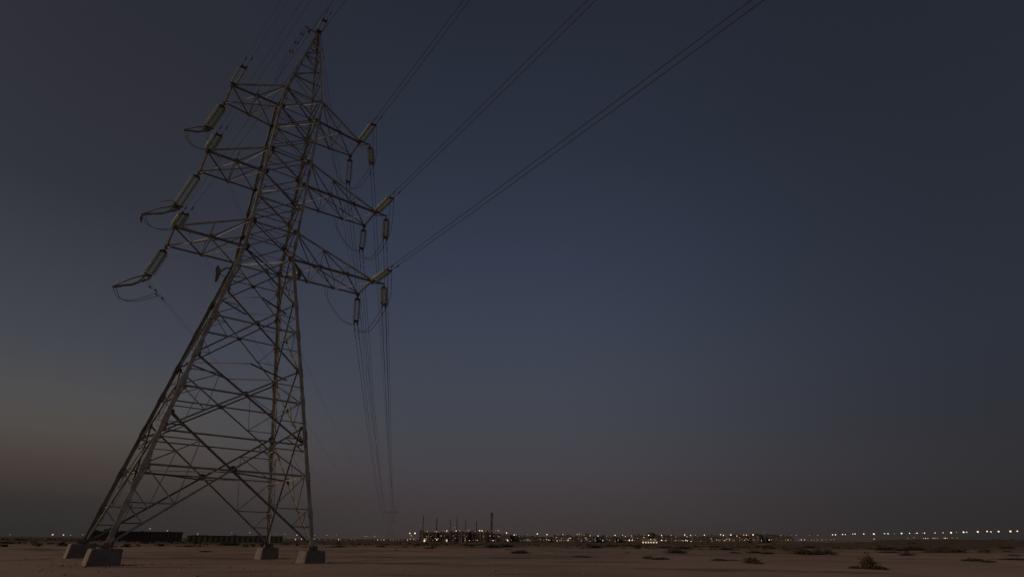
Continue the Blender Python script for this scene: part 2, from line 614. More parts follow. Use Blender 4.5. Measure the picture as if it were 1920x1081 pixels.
# ---- lower body: four crossed panels with a strut through each crossing, and secondary bars
PANELS = [(1.15, 9.8), (8.5, 14.4), (14.4, 20.4), (20.4, ZL)]
for fi, a, b, _ in face_list():
    for pi in range(4):
        z0, z1 = PANELS[pi]
        inw = face_inward(a, b, z0)
        A0, A1, B0, B1 = corner(*a, z0), corner(*a, z1), corner(*b, z0), corner(*b, z1)
        w0, w1 = (B0 - A0).length, (B1 - A1).length
        t = w0 / (w0 + w1)
        X = (lerp(A0, B1, t) + lerp(B0, A1, t)) / 2
        zc = X.z
        s = (0.135, 0.122, 0.11, 0.10)[pi]
        bar('diagonal_brace', tower, A0, B1, s, inw, 0.045, ANG if pi % 2 else None)
        bar('diagonal_brace', tower, B0, A1, s, inw, 0.045 + s + 0.03, ANGD)
        Ac, Bc = corner(*a, zc), corner(*b, zc)
        if pi == 1:
            bar('horizontal_strut', tower, A0, B0, s * 0.9, inw, 0.42 + s * 0.4, ANG)
        bar('horizontal_strut', tower, Ac, Bc, s * 0.95, inw, 0.30 + s * 0.4, ANG)
        gusset(tower, X, Bc - Ac, inw, 0.03, pi > 0)
        for c_, k_ in ((A1, a), (B1, b)):
            gusset(LEGS[k_], c_ + (X - c_).normalized() * 0.2, Bc - Ac, inw, 0.02, True)
        r = (0.07, 0.062, 0.056, 0.052)[pi]
        n = 0
        for leg, D, C in ((a, A0, Ac), (b, B0, Bc), (a, A1, Ac), (b, B1, Bc)):
            m = lerp(D, X, 0.5)
            lm = corner(*leg, m.z)
            n += 1
            off = 0.10 + 0.02 * n
            bar('secondary_brace', tower, lm, m, r, inw, off)
            bar('secondary_brace', tower, C, m, r, inw, off + 0.1)
            if pi < 2:
                bar('secondary_brace', tower, m, lerp(C, X, 0.5), r * 0.75, inw, off + 0.2)
            if pi == 0:
                for tt in (0.25,):
                    mm = lerp(D, X, tt)
                    l2 = corner(*leg, mm.z)
                    bar('secondary_brace', tower, l2, mm, r * 0.9, inw, off + 0.05, ANGD)
                    if tt == 0.25:
                        bar('secondary_brace', tower, lm, mm, r * 0.9, inw, off + 0.15)
                    else:
                        bar('secondary_brace', tower, mm, lerp(C, lm, 0.5), r * 0.8, inw, off + 0.15)
# plan bracing across the inside of the body
for z in (5.95, 14.3, 20.3):
    P = [corner(*k, z) for k in SIGNS]
    mids = [lerp(P[i], P[(i + 1) % 4], 0.5) for i in range(4)]
    for i in range(4):
        bar('plan_brace', tower, mids[i], mids[(i + 1) % 4], 0.09, Vector((0, 0, -1)), 0.02, ANGD)

# ---- upper body
UP = [ZL, ZLT, (ZLT + ZM) / 2, ZM, ZMT, (ZMT + ZT) / 2, ZT, ZTT]
for fi, a, b, _ in face_list():
    for pi in range(len(UP) - 1):
        z0, z1 = UP[pi], UP[pi + 1]
        inw = face_inward(a, b, z0)
        A0, A1, B0, B1 = corner(*a, z0), corner(*a, z1), corner(*b, z0), corner(*b, z1)
        bar('diagonal_brace', tower, A0, B1, 0.085, inw, 0.04, ANG)
        bar('diagonal_brace', tower, B0, A1, 0.085, inw, 0.18, ANGD)
        if pi % 3 != 2:
            bar('horizontal_strut', tower, A1, B1, 0.12, inw, 0.30, ANG)
        c_ = (A0 + A1 + B0 + B1) / 4
        bar('secondary_brace', tower, lerp(A0, A1, .5), c_, 0.055, inw, 0.34)
        bar('secondary_brace', tower, lerp(B0, B1, .5), c_, 0.055, inw, 0.36)
        if z0 in (ZL, ZLT, ZM, ZMT, ZT):
            for c2_, k_, o_ in ((A0, a, B0 - A0), (B0, b, A0 - B0)):
                gusset(LEGS[k_], c2_ + o_.normalized() * 0.12, o_, inw, -0.025, False)
for z in (ZL, ZM, ZT, ZTT):
    P = [corner(*k, z) for k in SIGNS]
    bar('plan_brace', tower, P[0], P[2], 0.09, Vector((0, 0, -1)), 0.12, ANGD)
    bar('plan_brace', tower, P[1], P[3], 0.09, Vector((0, 0, -1)), 0.24, ANG)

# ---- peak
for k in SIGNS:
    lo_, hi_ = corner(*k, ZTT), corner(*k, ZAP)
    put('peak_leg', ANG, tower, bar_matrix(lo_, hi_, Vector((-k[0], 0, 0)), 0.19, Vector((0, -k[1], 0))))
PK = [ZTT, 46.2, 48.3, 50.1, 51.6, 52.9, 54.0]
for fi, a, b, _ in face_list():
    for pi in range(len(PK) - 1):
        z0, z1 = PK[pi], PK[pi + 1]
        inw = face_inward(a, b, z0)
        p, q = (a, b) if (pi + fi) % 2 else (b, a)
        bar('diagonal_brace', tower, corner(*p, z0), corner(*q, z1), 0.075, inw, 0.04, ANGD)
        bar('horizontal_strut', tower, corner(*a, z1), corner(*b, z1), 0.085, inw, 0.14, ANG)
bm = bmesh.new()
add_box(bm, (APEX.x - 0.30, APEX.y - 0.30, ZAP - 0.35), (APEX.x + 0.30, APEX.y + 0.30, ZAP + 0.05), taper=0.85)
add_tube(bm, [APEX + Vector((0, 0, -0.05)), APEX + Vector((-0.9, 0.1, -0.15)), APEX + Vector((-1.45, 0.1, 0.1))], 0.07, 6)
add_box(bm, (APEX.x - 1.1, APEX.y - 0.06, ZAP - 0.55), (APEX.x - 0.9, APEX.y + 0.25, ZAP - 0.2), taper=0.6)
put('peak_cap', mesh_from(bm, 'peak_cap', M['plate']), tower)

# ---- crossarms: tip corners stand where the photograph puts them at each arm's height
def loc(u, v, z):
    return TMI @ on_z(u, v, z)

ARMS = {
    'lower': dict(z=ZL, zt=ZLT, L=((328, 424), (313, 461)), R=((698, 526), (671, 551)), ext=(720, 532)),
    'middle': dict(z=ZM, zt=ZMT, L=((390, 282), (375, 322)), R=((704, 397), (683, 423)), ext=(725, 405)),
    'upper': dict(z=ZT + 0.12, zt=ZTT, L=((436, 159), (422, 192)), R=((674, 266), (657, 292)), ext=(694, 271)),
}
TIPS = {}
for lev, A in ARMS.items():
    for side, sx in (('L', -1), ('R', 1)):
        zb = A['z']
        zbase = {'lower': ZL, 'middle': ZM, 'upper': ZT}[lev]
        tn, tf = loc(*A[side][0], zb), loc(*A[side][1], zb)
        TIPS[(lev, side, 'near')] = tn
        TIPS[(lev, side, 'far')] = tf
        bn, bf = corner(sx, -1, zbase), corner(sx, 1, zbase)
        un, uf = corner(sx, -1, A['zt']), corner(sx, 1, A['zt'])
        down = Vector((0, 0, -1))
        # end bar (the crossarm's own mesh), with the jumper outrigger on the right-hand arms
        bm = bmesh.new()
        e = (tf - tn).normalized()
        xo = Vector((sx, 0, 0))
        def box_between(p, q, w):
            add_tube(bm, [p, q], w, 4)
        box_between(tn - e * 0.12 + xo * 0.02, tf + e * 0.12 + xo * 0.02, 0.10)
        if side == 'R':
            te = loc(*A['ext'], zb)
            TIPS[(lev, 'R', 'ext')] = te
            box_between(tn + xo * -0.6, te, 0.10)
            box_between(tn + e * 0.9 + Vector((0, 0, 0.04)), te + Vector((0, 0, 0.04)), 0.055)
        for tp in (tn, tf):
            add_box(bm, (tp.x - 0.15, tp.y - 0.13, tp.z - 0.22), (tp.x + 0.15, tp.y + 0.13, tp.z + 0.14))
        arm = put('crossarm', mesh_from(bm, 'crossarm_end', M['steel_dark']), tower)
        def sub(name, p, q, s, ref, mesh=None, off=0.0):
            return bar(name, arm, p, q, s, ref, off, mesh)
        sub('chord', bn, tn, 0.17, Vector((0, 1, 0)), ANGD)
        sub('chord', bf, tf, 0.17, Vector((0, -1, 0)), ANGD)
        sub('chord', un, tn + Vector((0, 0, 0.1)), 0.13, Vector((0, 1, 0)))
        sub('chord', uf, tf + Vector((0, 0, 0.1)), 0.13, Vector((0, -1, 0)))
        N = 3 if side == 'R' and lev != 'upper' else 2
        ts = [i / N for i in range(N + 1)]
        BN = [lerp(bn, tn, t_) for t_ in ts]
        BF = [lerp(bf, tf, t_) for t_ in ts]
        UN = [lerp(un, tn, t_) for t_ in ts]
        UF = [lerp(uf, tf, t_) for t_ in ts]
        for i in range(N):
            p, q = (BN[i], BF[i + 1]) if i % 2 == 0 else (BF[i], BN[i + 1])
            sub('lacing_bar', p, q, 0.085, down, ANGD, 0.03)
            p, q = (BF[i], BN[i + 1]) if i % 2 == 0 else (BN[i], BF[i + 1])
            sub('lacing_bar', p, q, 0.07, down, ANG, 0.13)
            if i:
                sub('lacing_bar', BN[i], BF[i], 0.085, down, ANG, 0.2)
                sub('lacing_bar', UN[i], UF[i], 0.065, down, ANG, 0.0)
                sub('lacing_bar', BN[i], UN[i], 0.07, Vector((0, 1, 0)), ANG, 0.04)
                sub('lacing_bar', BF[i], UF[i], 0.07, Vector((0, -1, 0)), ANG, 0.04)
                put('gusset_plate', GUSS, arm, frame_at(BN[i] + Vector((0, -0.05, 0.02)), tn - bn, Vector((0, 1, 0))))
                put('gusset_plate', GUSS, arm, frame_at(BF[i] + Vector((0, 0.05, 0.02)), tf - bf, Vector((0, 1, 0))))
            if i < N - 1:
                sub('lacing_bar', UN[i], BN[i + 1], 0.08, Vector((0, 1, 0)), ANGD, 0.1)
                sub('lacing_bar', UF[i], BF[i + 1], 0.08, Vector((0, -1, 0)), ANGD, 0.1)
                sub('lacing_bar', UN[i], UF[i + 1], 0.07, down, ANG, 0.1)

# ---- two small fin-shaped brackets bolted to the legs below the lower crossarm
for k, dx in (((-1, 1), -1.0), ((1, -1), 0.75)):
    p = corner(*k, ZL - 0.55)
    bm = bmesh.new()
    q = p + Vector((dx, 0.12, -0.75))
    add_tube(bm, [p, p + Vector((dx * 0.5, 0.05, -0.15)), q], 0.08, 5)
    add_tube(bm, [corner(*k, ZL - 1.6), q], 0.035, 4)
    pts = [(-0.18, 0.75), (0.06, 0.45), (0.22, 0.1), (0.12, -0.85), (-0.1, -0.95), (-0.16, -0.2), (-0.3, 0.3)] if dx < 0 else [(-0.05, 0.6), (0.2, 0.25), (0.14, -0.3), (-0.12, -0.55), (-0.2, 0.1)]
    f = [bm.verts.new((q.x + x, q.y - 0.07, q.z + z)) for x, z in pts]
    g = [bm.verts.new((q.x + x, q.y + 0.07, q.z + z)) for x, z in pts]
    for i in range(len(pts)):
        j = (i + 1) % len(pts)
        bm.faces.new((f[i], f[j], g[j], g[i]))
    bm.faces.new(f[::-1])
    bm.faces.new(g)
    put('fin_bracket', mesh_from(bm, 'fin_bracket', M['steel_dark']), tower)

# ------------------------------------------------------------------ concrete footings
FOOT_LABEL = {(-1, -1): 'battered concrete footing nearest on the left, the widest in view, under a tower leg',
              (-1, 1): 'concrete footing behind the nearest left one, at the far left tower leg',
              (1, -1): 'concrete footing furthest right, with a pale lit left side, under a tower leg',
              (1, 1): 'concrete footing under the far right tower leg, left of the furthest right footing'}
for k in SIGNS:
    zb = leg_bottom_z(k)
    p = corner(*k, zb)
    c = TM @ Vector((p.x, p.y, 0))
    w, top = {(-1, -1): 0.92, (-1, 1): 0.88, (1, -1): 0.85, (1, 1): 0.80}[k], 0.86
    bm = bmesh.new()
    add_box(bm, (-w, -w, -0.6), (w, w, zb - 0.03), taper=top)
    bmesh.ops.bevel(bm, geom=list(bm.edges), offset=0.035, segments=2, affect='EDGES')
    bmesh.ops.subdivide_edges(bm, edges=[e for e in bm.edges if e.calc_length() > 0.8], cuts=5, use_grid_fill=True)
    for v in bm.verts:
        if -0.5 < v.co.z < zb - 0.06:
            v.co += Vector((noise.noise(v.co * 2.1 + Vector((k[0] * 9, 0, 0))), noise.noise(v.co * 2.3 + Vector((0, k[1] * 5, 3))), 0)) * 0.02
    fo = put('concrete_footing', mesh_from(bm, 'concrete_footing', M['concrete']), None,
             Matrix.Translation((c.x, c.y, 0)) @ Matrix.Rotation(R(42.8), 4, 'Z'))
    tag(fo, FOOT_LABEL[k], 'footing', 'footings of the tower')
    # a little drift of loose soil against the base
# ------------------------------------------------------------------ insulator strings
def disc_mesh():
    bm = bmesh.new()
    add_lathe(bm, [(0.045, 0.0), (0.075, -0.012), (0.075, -0.075), (0.14, -0.085), (0.235, -0.112), (0.25, -0.132), (0.22, -0.14), (0.12, -0.125), (0.05, -0.14), (0.028, -0.19), (0.028, -0.215)], 12, mis=[1, 1, 1, 0, 0, 0, 0, 0, 1, 1, 1])
    return mesh_from(bm, 'glass_disc', [M['glass'], M['cap']], smooth=True)
DISC = disc_mesh()

def yoke_mesh(w):
    bm = bmesh.new()
    pts = [(-w - 0.1, -0.08), (w + 0.1, -0.08), (w + 0.1, 0.02), (0.1, 0.22), (-0.1, 0.22), (-w - 0.1, 0.02)]
    f = [bm.verts.new((x, -0.025, z)) for x, z in pts]
    g = [bm.verts.new((x, 0.025, z)) for x, z in pts]
    for i in range(6):
        j = (i + 1) % 6
        bm.faces.new((f[i], f[j], g[j], g[i]))
    bm.faces.new(f[::-1])
    bm.faces.new(g)
    return mesh_from(bm, 'yoke_plate', M['plate'])
SEPW = 0.225
YOKE = yoke_mesh(SEPW)
bm = bmesh.new()
add_tube(bm, [(0, 0, 0.02), (0, 0, -0.3)], 0.035, 6)
add_lathe(bm, [(0.05, -0.12), (0.075, -0.16), (0.075, -0.2), (0.05, -0.24)], 6)
LINK = mesh_from(bm, 'shackle_link', M['plate'])
bm = bmesh.new()
add_tube(bm, [(0, 0, 0), (0, 0, -0.42)], 0.045, 6)
add_box(bm, (-0.06, -0.05, -0.34), (0.06, 0.11, -0.12))
CLAMP = mesh_from(bm, 'wire_clamp', M['plate'])

def axis_frame(p, down, xref):
    z = -down.normalized()
    x = (xref - z * xref.dot(z)).normalized()
    y = z.cross(x)
    return Matrix(((x.x, y.x, z.x, p.x), (x.y, y.y, z.y, p.y), (x.z, y.z, z.z, p.z), (0, 0, 0, 1)))

ARMX = (TM.to_3x3() @ Vector((1, 0, 0)))

def insulator(p, q, label, group, link=0.35, scale=1.0, bracket=None, ring=False, weight=False):
    """paired string of glass discs from p to q (world points); returns the two wire points at the live end"""
    d = q - p
    L = d.length
    root = empty('insulator_string', axis_frame(p, d, ARMX), label, 'insulator', group)
    put('shackle_link', LINK, root, Matrix.Diagonal((1, 1, link / 0.3, 1)))
    put('yoke_plate', YOKE, root, Matrix.Translation((0, 0, -link - 0.2)))
    z0, z1 = -link - 0.28, -L + 0.62
    n = max(4, int(round((z0 - z1) / 0.215)))
    st = (z0 - z1) / n
    for sx in (-1, 1):
        for i in range(n):
            put('glass_disc', DISC, root, Matrix.Translation((sx * SEPW, 0, z0 - i * st)) @ Matrix.Rotation(rnd.uniform(0, 1), 4, 'Z') @ Matrix.Diagonal((scale, scale, st / 0.215, 1)))
    put('yoke_plate', YOKE, root, Matrix.Translation((0, 0, z1 - 0.05)) @ Matrix.Rotation(math.pi, 4, 'Y') @ Matrix.Translation((0, 0, 0.09)))
    for sx in (-1, 1):
        put('wire_clamp', CLAMP, root, Matrix.Translation((sx * SEPW * 0.85, 0, z1 - 0.2)))
    if bracket is not None:
        mi = root.matrix_world.inverted()
        e = mi @ bracket
        s = Vector((0, 0, z1 - 0.25))
        bm = bmesh.new()
        up = mi.to_3x3() @ Vector((0, 0, 1))
        m1 = lerp(s, e, 0.5)
        add_tube(bm, [s + up * 0.12, m1 + up * 0.22, e], 0.05, 5, radii=[0.08, 0.055, 0.05])
        add_tube(bm, [s - up * 0.35, lerp(s, e, 0.42) - up * 0.42, lerp(s, e, 0.72) - up * 0.2, e], 0.06, 5, radii=[0.08, 0.12, 0.09, 0.05])
        add_tube(bm, [e - up * 0.02, lerp(e, s, 0.28) - up * 0.28], 0.1, 5, radii=[0.11, 0.05])
        add_tube(bm, [s + up * 0.12, lerp(s, e, 0.3) - up * 0.38], 0.05, 5)
        add_tube(bm, [s + up * 0.2, s - up * 0.4 - (e - s).normalized() * 0.35], 0.07, 5)
        add_tube(bm, [s - up * 0.4 - (e - s).normalized() * 0.35, s - up * 0.5 + (e - s) * 0.1], 0.05, 5)
        if weight:
            add_tube(bm, [e, e - up * 0.45, e - up * 0.95 + (s - e) * 0.06], 0.1, 6, radii=[0.04, 0.17, 0.05])
            arc = spline([s + up * 0.2, lerp(s, e, 0.25) + up * 0.85, lerp(s, e, 0.6) + up * 0.95])
            add_tube(bm, arc, 0.035, 5)
        put('jumper_bracket', mesh_from(bm, 'jumper_bracket', M['steel_dark']), root)
    if ring:
        bm = bmesh.new()
        for rr_, zz_ in ((0.42, z1 - 0.15), (0.30, z1 - 0.42)):
            add_tube(bm, [(rr_ * math.cos(t_ / 18 * 6.28319), rr_ * 0.55 * math.sin(t_ / 18 * 6.28319), zz_ + 0.1 * math.cos(t_ / 18 * 6.28319)) for t_ in range(19)], 0.05, 6)
        for sx in (-1, 1):
            add_tube(bm, [(sx * 0.42, 0, z1 - 0.05), (0, 0, z1 - 0.5)], 0.035, 5)
        put('corona_ring', mesh_from(bm, 'corona_ring', M['steel_dark']), root)
    mw = root.matrix_world
    return [mw @ Vector((sx * SEPW * 0.85, 0, -L + 0.02)) for sx in (-1, 1)]

bm = bmesh.new()
add_tube(bm, [(-0.2, 0, -0.09), (-0.08, 0, -0.09), (0, 0, -0.07), (0.08, 0, -0.09), (0.2, 0, -0.09)], 0.012, 5)
for sx in (-1, 1):
    add_box(bm, (sx * 0.2 - 0.05, -0.035, -0.125), (sx * 0.2 + 0.05, 0.035, -0.055))
add_box(bm, (-0.03, -0.035, -0.13), (0.03, 0.035, 0.04))
DAMP = mesh_from(bm, 'vibration_damper', M['wire'])

def wire(name, pts, r, label, group, cat='wire', dampers=()):
    bm = bmesh.new()
    p0 = Vector(pts[0])
    add_tube(bm, [Vector(p) - p0 for p in pts], r, 6)
    o = put(name, mesh_from(bm, name, M['wire'], smooth=True), None, Matrix.Translation(p0))
    tag(o, label, cat, group)
    for dd in dampers:
        acc = 0
        for a_, b_ in zip(pts, pts[1:]):
            s = (Vector(b_) - Vector(a_)).length
            if acc + s >= dd:
                p = lerp(Vector(a_), Vector(b_), (dd - acc) / s)
                d = (Vector(b_) - Vector(a_)).normalized()
                y = Vector((0, 0, 1)).cross(d).normalized()
                z = d.cross(y)
                put('vibration_damper', DAMP, o, Matrix(((d.x, y.x, z.x, p.x - p0.x), (d.y, y.y, z.y, p.y - p0.y), (d.z, y.z, z.z, p.z - p0.z), (0, 0, 0, 1))))
                break
            acc += s
    return o

def sag_pts(a, b, sag, n):
    out = []
    for i in range(n + 1):
        t = (i / n) ** 1.6
        p = lerp(a, b, t)
        out.append(p - Vector((0, 0, 4 * sag * t * (1 - t))))
    return out

def spline(pts, n=8):
    pts = [Vector(p) for p in pts]
    P = [pts[0] * 2 - pts[1]] + pts + [pts[-1] * 2 - pts[-2]]
    out = []
    for i in range(1, len(P) - 2):
        p0, p1, p2, p3 = P[i - 1:i + 3]
        for k in range(n):
            t = k / n
            out.append(0.5 * ((2 * p1) + (p2 - p0) * t + (2 * p0 - 5 * p1 + 4 * p2 - p3) * t * t + (3 * p1 - p0 - 3 * p2 + p3) * t ** 3))
    out.append(pts[-1])
    return out

# far tower position, seen left of the plant
FAR_D = 600.0
FAR = at_dist(730.5, 1012, FAR_D)
FAR.z = ground_z(FAR.x, FAR.y)
fdir = Vector((FAR.x - TC.x, FAR.y - TC.y, 0)).normalized()
FRM = Matrix(((fdir.y, fdir.x, 0, FAR.x), (-fdir.x, fdir.y, 0, FAR.y), (0, 0, 1, FAR.z), (0, 0, 0, 1)))   # x right, y away
FAR_ATT = {('lower', 'L'): (-5.0, 18.5), ('middle', 'L'): (-5.2, 22.5), ('upper', 'L'): (-5.4, 26.6),
           ('lower', 'R'): (-3.6, 19.5), ('middle', 'R'): (-3.8, 23.0), ('upper', 'R'): (-4.0, 27.0)}

WORDS = {'L': 'left', 'R': 'right'}
LR = ('left-hand one', 'right-hand one')
HEAD = {'L': R(138), 'R': R(145)}
ENDS = {}
def world_tip(*k):
    return TM @ TIPS[k]

# ---- near span: strain strings on the near side of each arm, twin conductors passing over the viewer
for lev in ('lower', 'middle', 'upper'):
    for side in ('L', 'R'):
        h = HEAD[side]
        T = world_tip(lev, side, 'near') + Vector((0, 0, -0.12))
        dirv = Vector((math.sin(h), math.cos(h), -0.10)).normalized()
        Q_ = T + dirv * (4.5 if side == 'R' else 3.9)
        ends = insulator(T, Q_, f'paired glass insulator string pulling up and right off the {lev} {WORDS[side]} crossarm', 'strain strings of the near span', link=0.3, scale=0.4 if (lev, side) == ('upper', 'L') else 0.74)
        ENDS[(lev, side, 'near')] = ends
        for i, e in enumerate(ends):
            pts = []
            for s in (0, 6, 12, 20, 30, 42, 56, 72, 90, 110, 140, 180, 240, 320):
                pts.append(e + Vector((math.sin(h) * s, math.cos(h) * s, -0.10 * s + 0.10 / 320 * s * s)))
            wire('conductor', pts, 0.021 if side == 'R' else 0.009, f'{LR[i]} of the twin conductors sweeping up and right from the {lev} {WORDS[side]} crossarm', f'near span twin conductors, {lev} {WORDS[side]}', dampers=(1.0 + 0.4 * i,))

# ---- far side strings and far span
FARPX = {('lower', 'L'): (272, 523), ('middle', 'L'): (328, 393), ('upper', 'L'): (386, 245),
         ('lower', 'R'): (667, 609), ('middle', 'R'): (677, 472), ('upper', 'R'): (652, 347)}
FARLEN = {('lower', 'L'): 3.5, ('middle', 'L'): 4.3, ('upper', 'L'): 3.9, ('lower', 'R'): 3.5, ('middle', 'R'): 3.4, ('upper', 'R'): 3.8}
WING = {('lower', 'L'): (211, 537), ('middle', 'L'): (266, 401), ('upper', 'L'): (345, 243)}
for (lev, side), px in FARPX.items():
    T = world_tip(lev, side, 'far') + Vector((0, 0, -0.1))
    d = ray(*px).normalized()
    m = CAMP + d * (T - CAMP).dot(d)
    q = FARLEN[(lev, side)] ** 2 - (m - T).length_squared
    Q_ = m - d * math.sqrt(max(q, 0)) * (0.6 if side == 'L' else 0.35)
    br = None
    if side == 'L':
        dd = math.hypot(Q_.x, Q_.y)
        br = at_dist(*WING[(lev, side)], dd)
    if side == 'L':
        lab = f'paired glass insulator string hanging outward below the {lev} left crossarm with a horn-shaped bracket'
    else:
        lab = f'paired glass insulator string hanging straight down from the far corner of the {lev} right crossarm'
    ends = insulator(T, Q_, lab, 'hanging insulator strings', link=0.3, bracket=br, scale=1.1 if side == 'L' else 0.84, ring=(side == 'L' and lev != 'lower'), weight=(side == 'L' and lev == 'middle'))
    ENDS[(lev, side, 'far')] = ends
    fx, fz = FAR_ATT[(lev, side)]
    for i, e in enumerate(ends):
        fp = FRM @ Vector((fx + (i - 0.5) * 0.5, 0, fz))
        wire('conductor', sag_pts(e, fp, 8.0, 40), 0.022 if side == 'R' else 0.0085, f'{LR[i]} of the twin conductors running from the {lev} {WORDS[side]} crossarm to the far pylon', f'far span twin conductors, {lev} {WORDS[side]}', dampers=(1.5 + 0.3 * i, 3.0 + 0.3 * i))
    if side == 'L':
        for i, e in enumerate(ends):
            w = br + Vector((0.25 * i, 0.1, -0.05))
            fq = FRM @ Vector((fx + (i - 0.5) * 0.5, 0, fz))
            cpt = lerp(e, fq, 0.005) - Vector((0, 0, 4 * 8.0 * 0.005))
            dn = Vector((0, 0, -1))
            loop = spline([w, lerp(w, cpt, 0.16) + dn * (0.75 + 0.1 * i), lerp(w, cpt, 0.45) + dn * 0.95, lerp(w, cpt, 0.8) + dn * 0.4, cpt])
            wire('jumper_wire', loop, 0.02, f'{LR[i]} of two slack jumper loops under the horn bracket of the {lev} left string', f'jumper loops, {lev} left')

# ---- right-hand jumpers: outrigger strings and loops under each arm
EXTPX = {'lower': (720, 577), 'middle': (722, 451), 'upper': (697, 311)}
for lev in ('lower', 'middle', 'upper'):
    T = world_tip(lev, 'R', 'ext') + Vector((0, 0, -0.1))
    d = ray(*EXTPX[lev]).normalized()
    m = CAMP + d * (T - CAMP).dot(d)
    q = 3.05 ** 2 - (m - T).length_squared
    Q_ = m - d * math.sqrt(max(q, 0))
    ends = insulator(T, Q_, f'paired glass insulator string hanging from the outrigger tip of the {lev} right crossarm', 'jumper support strings', link=0.25, scale=0.74)
    for i in (0, 1):
        a = ENDS[(lev, 'R', 'near')][i]
        c = ends[i]
        f = ENDS[(lev, 'R', 'far')][i]
        mid1 = lerp(a, c, 0.55) + ARMX * 0.25 + Vector((0, 0, -0.25))
        mid2 = lerp(c, f, 0.45) + Vector((0, 0, -1.5))
        wire('jumper_wire', spline([a, mid1, c, mid2, lerp(c, f, 0.85) + Vector((0, 0, -0.9)), f]), 0.023, f'{LR[i]} of two jumper wires looping beneath the {lev} right crossarm', f'jumper loops, {lev} right')
        fpx = FRM @ Vector((4.2 + (i - 0.5) * 0.6, 0, {'lower': 19.5, 'middle': 23.0, 'upper': 27.2}[lev]))
        wire('conductor', sag_pts(c, fpx, 8.0, 40), 0.022, f'{LR[i]} of two wires dropping from the {lev} right outrigger string to the far pylon', f'outrigger far conductors, {lev} right', dampers=(1.2 + 0.2 * i,))
        # slack tail from the hanging string back up to the arm's lower chord
        hang = TM @ lerp(TIPS[(lev, 'R', 'far')], corner(1, 1, {'lower': ZL, 'middle': ZM, 'upper': ZT}[lev]), 0.45)
        t1 = lerp(f, hang, 0.45) + Vector((0, 0, -1.2))
        t2 = lerp(f, hang, 0.85) + Vector((0.05 * i, 0, -0.9))
        wire('jumper_wire', spline([f, lerp(f, hang, 0.15) + Vector((0, 0, -0.55)), t1, t2, hang + Vector((0.3 * i, 0.2 * i, -0.1))]), 0.016, f'{LR[i]} of two slack tails beside the hanging string of the {lev} right crossarm', f'jumper tails, {lev} right')

# ---- earth wires at the peak
AW = TM @ APEX
h = R(143)
ea = AW + Vector((0, 0, -0.05))
eends = insulator(ea, ea + Vector((math.sin(h), math.cos(h), -0.05)).normalized() * 2.5, 'short paired insulator at the very tip of the tower pointing up and right', 'earth wire insulators', link=0.2, scale=0.5)
for i in (0, 1):
    T = AW + ARMX * (0.35 * i - 0.12) + Vector((0, 0, -0.05))
    dirv = Vector((math.sin(h), math.cos(h), -0.06)).normalized()
    T0 = T
    T = eends[i]
    pts = []
    for s in (0, 2, 6, 12, 20, 30, 45, 65, 90, 140, 220, 320):
        pts.append(T + Vector((math.sin(h) * s, math.cos(h) * s, -0.075 * s + 0.075 / 320 * s * s)))
    wire('earth_wire', pts, 0.009, f'{LR[i]} of two earth wires leaving the tower peak upward and right', 'near span earth wires', dampers=(1.2,))
    T = T0
    fp = FRM @ Vector((-2.0 + 4.0 * i, 0, 28.4))
    wire('earth_wire', sag_pts(T, fp, 7.0, 40), 0.018, f'{LR[i]} of two earth wires running from the tower peak down to the far pylon', 'far span earth wires', dampers=(2.0, 3.2))
lp = TM @ (APEX + Vector((-1.45, 0.1, 0.1)))
lq = TM @ (lerp(corner(-1, -1, ZTT), TIPS[('upper', 'L', 'near')], 0.25) + Vector((0, 0, 0.1)))
for i in (0, 1):
    o_ = Vector((0.25 * i, 0.1 * i, 0))
    wire('earth_lead', spline([lp + o_, lerp(lp, lq, 0.3) + Vector((-0.4, 0, -0.6)) + o_, lerp(lp, lq, 0.7) + Vector((-0.5, 0, -0.7)) + o_, lq + o_]), 0.018, f'{LR[i]} of two thin leads from the peak bracket down to the upper left crossarm', 'peak leads', dampers=(1.6, 3.4, 5.2))

# ------------------------------------------------------------------ far pylon
fp_root = empty('far_pylon', FRM, 'small distant lattice pylon with a flat top beam left of the plant', 'pylon')
def fbar(name, a, b, s):
    a, b = Vector(a), Vector(b)
    ref = Vector((0, 1, 0)) if abs((b - a).normalized().y) < 0.9 else Vector((1, 0, 0))
    put(name, ANGD, fp_root, bar_matrix(a, b, ref, s))
FZ = [0, 5, 9.5, 13.5, 17]
def fh(z):
    return 2.9 - (2.9 - 0.9) * z / 17
for sx in (-1, 1):
    for sy in (-1, 1):
        fbar('leg', (sx * 2.9, sy * 2.9, 0), (sx * 0.9, sy * 0.9, 17), 0.22)
        fbar('window_post', (sx * 0.9, sy * 0.9, 17), (sx * 3.9, sy * 0.9, 26.5), 0.17)
        fbar('window_post', (sx * 0.9, sy * 0.9, 17), (sx * 0.4, sy * 0.9, 26.5), 0.13)
for z0, z1 in zip(FZ, FZ[1:]):
    for sy in (-1, 1):
        for sx in (-1, 1):
            fbar('diagonal_brace', (sx * fh(z0), sy * fh(z0), z0), (-sx * fh(z1), sy * fh(z1), z1), 0.11)
            fbar('diagonal_brace', (sx * fh(z0), sy * fh(z0), z0), (sx * fh(z1), -sy * fh(z1), z1), 0.11)
for sy in (-1, 1):
    fbar('top_beam', (-6.2, sy * 0.9, 26.6), (6.2, sy * 0.9, 26.6), 0.2)
    fbar('top_beam', (-6.2, sy * 0.5, 28.0), (6.2, sy * 0.5, 28.0), 0.16)
    for i in range(-5, 6):
        fbar('lacing_bar', (i * 1.1, sy * 0.8, 26.6), (i * 1.1 + 0.7, sy * 0.5, 28.0), 0.08)
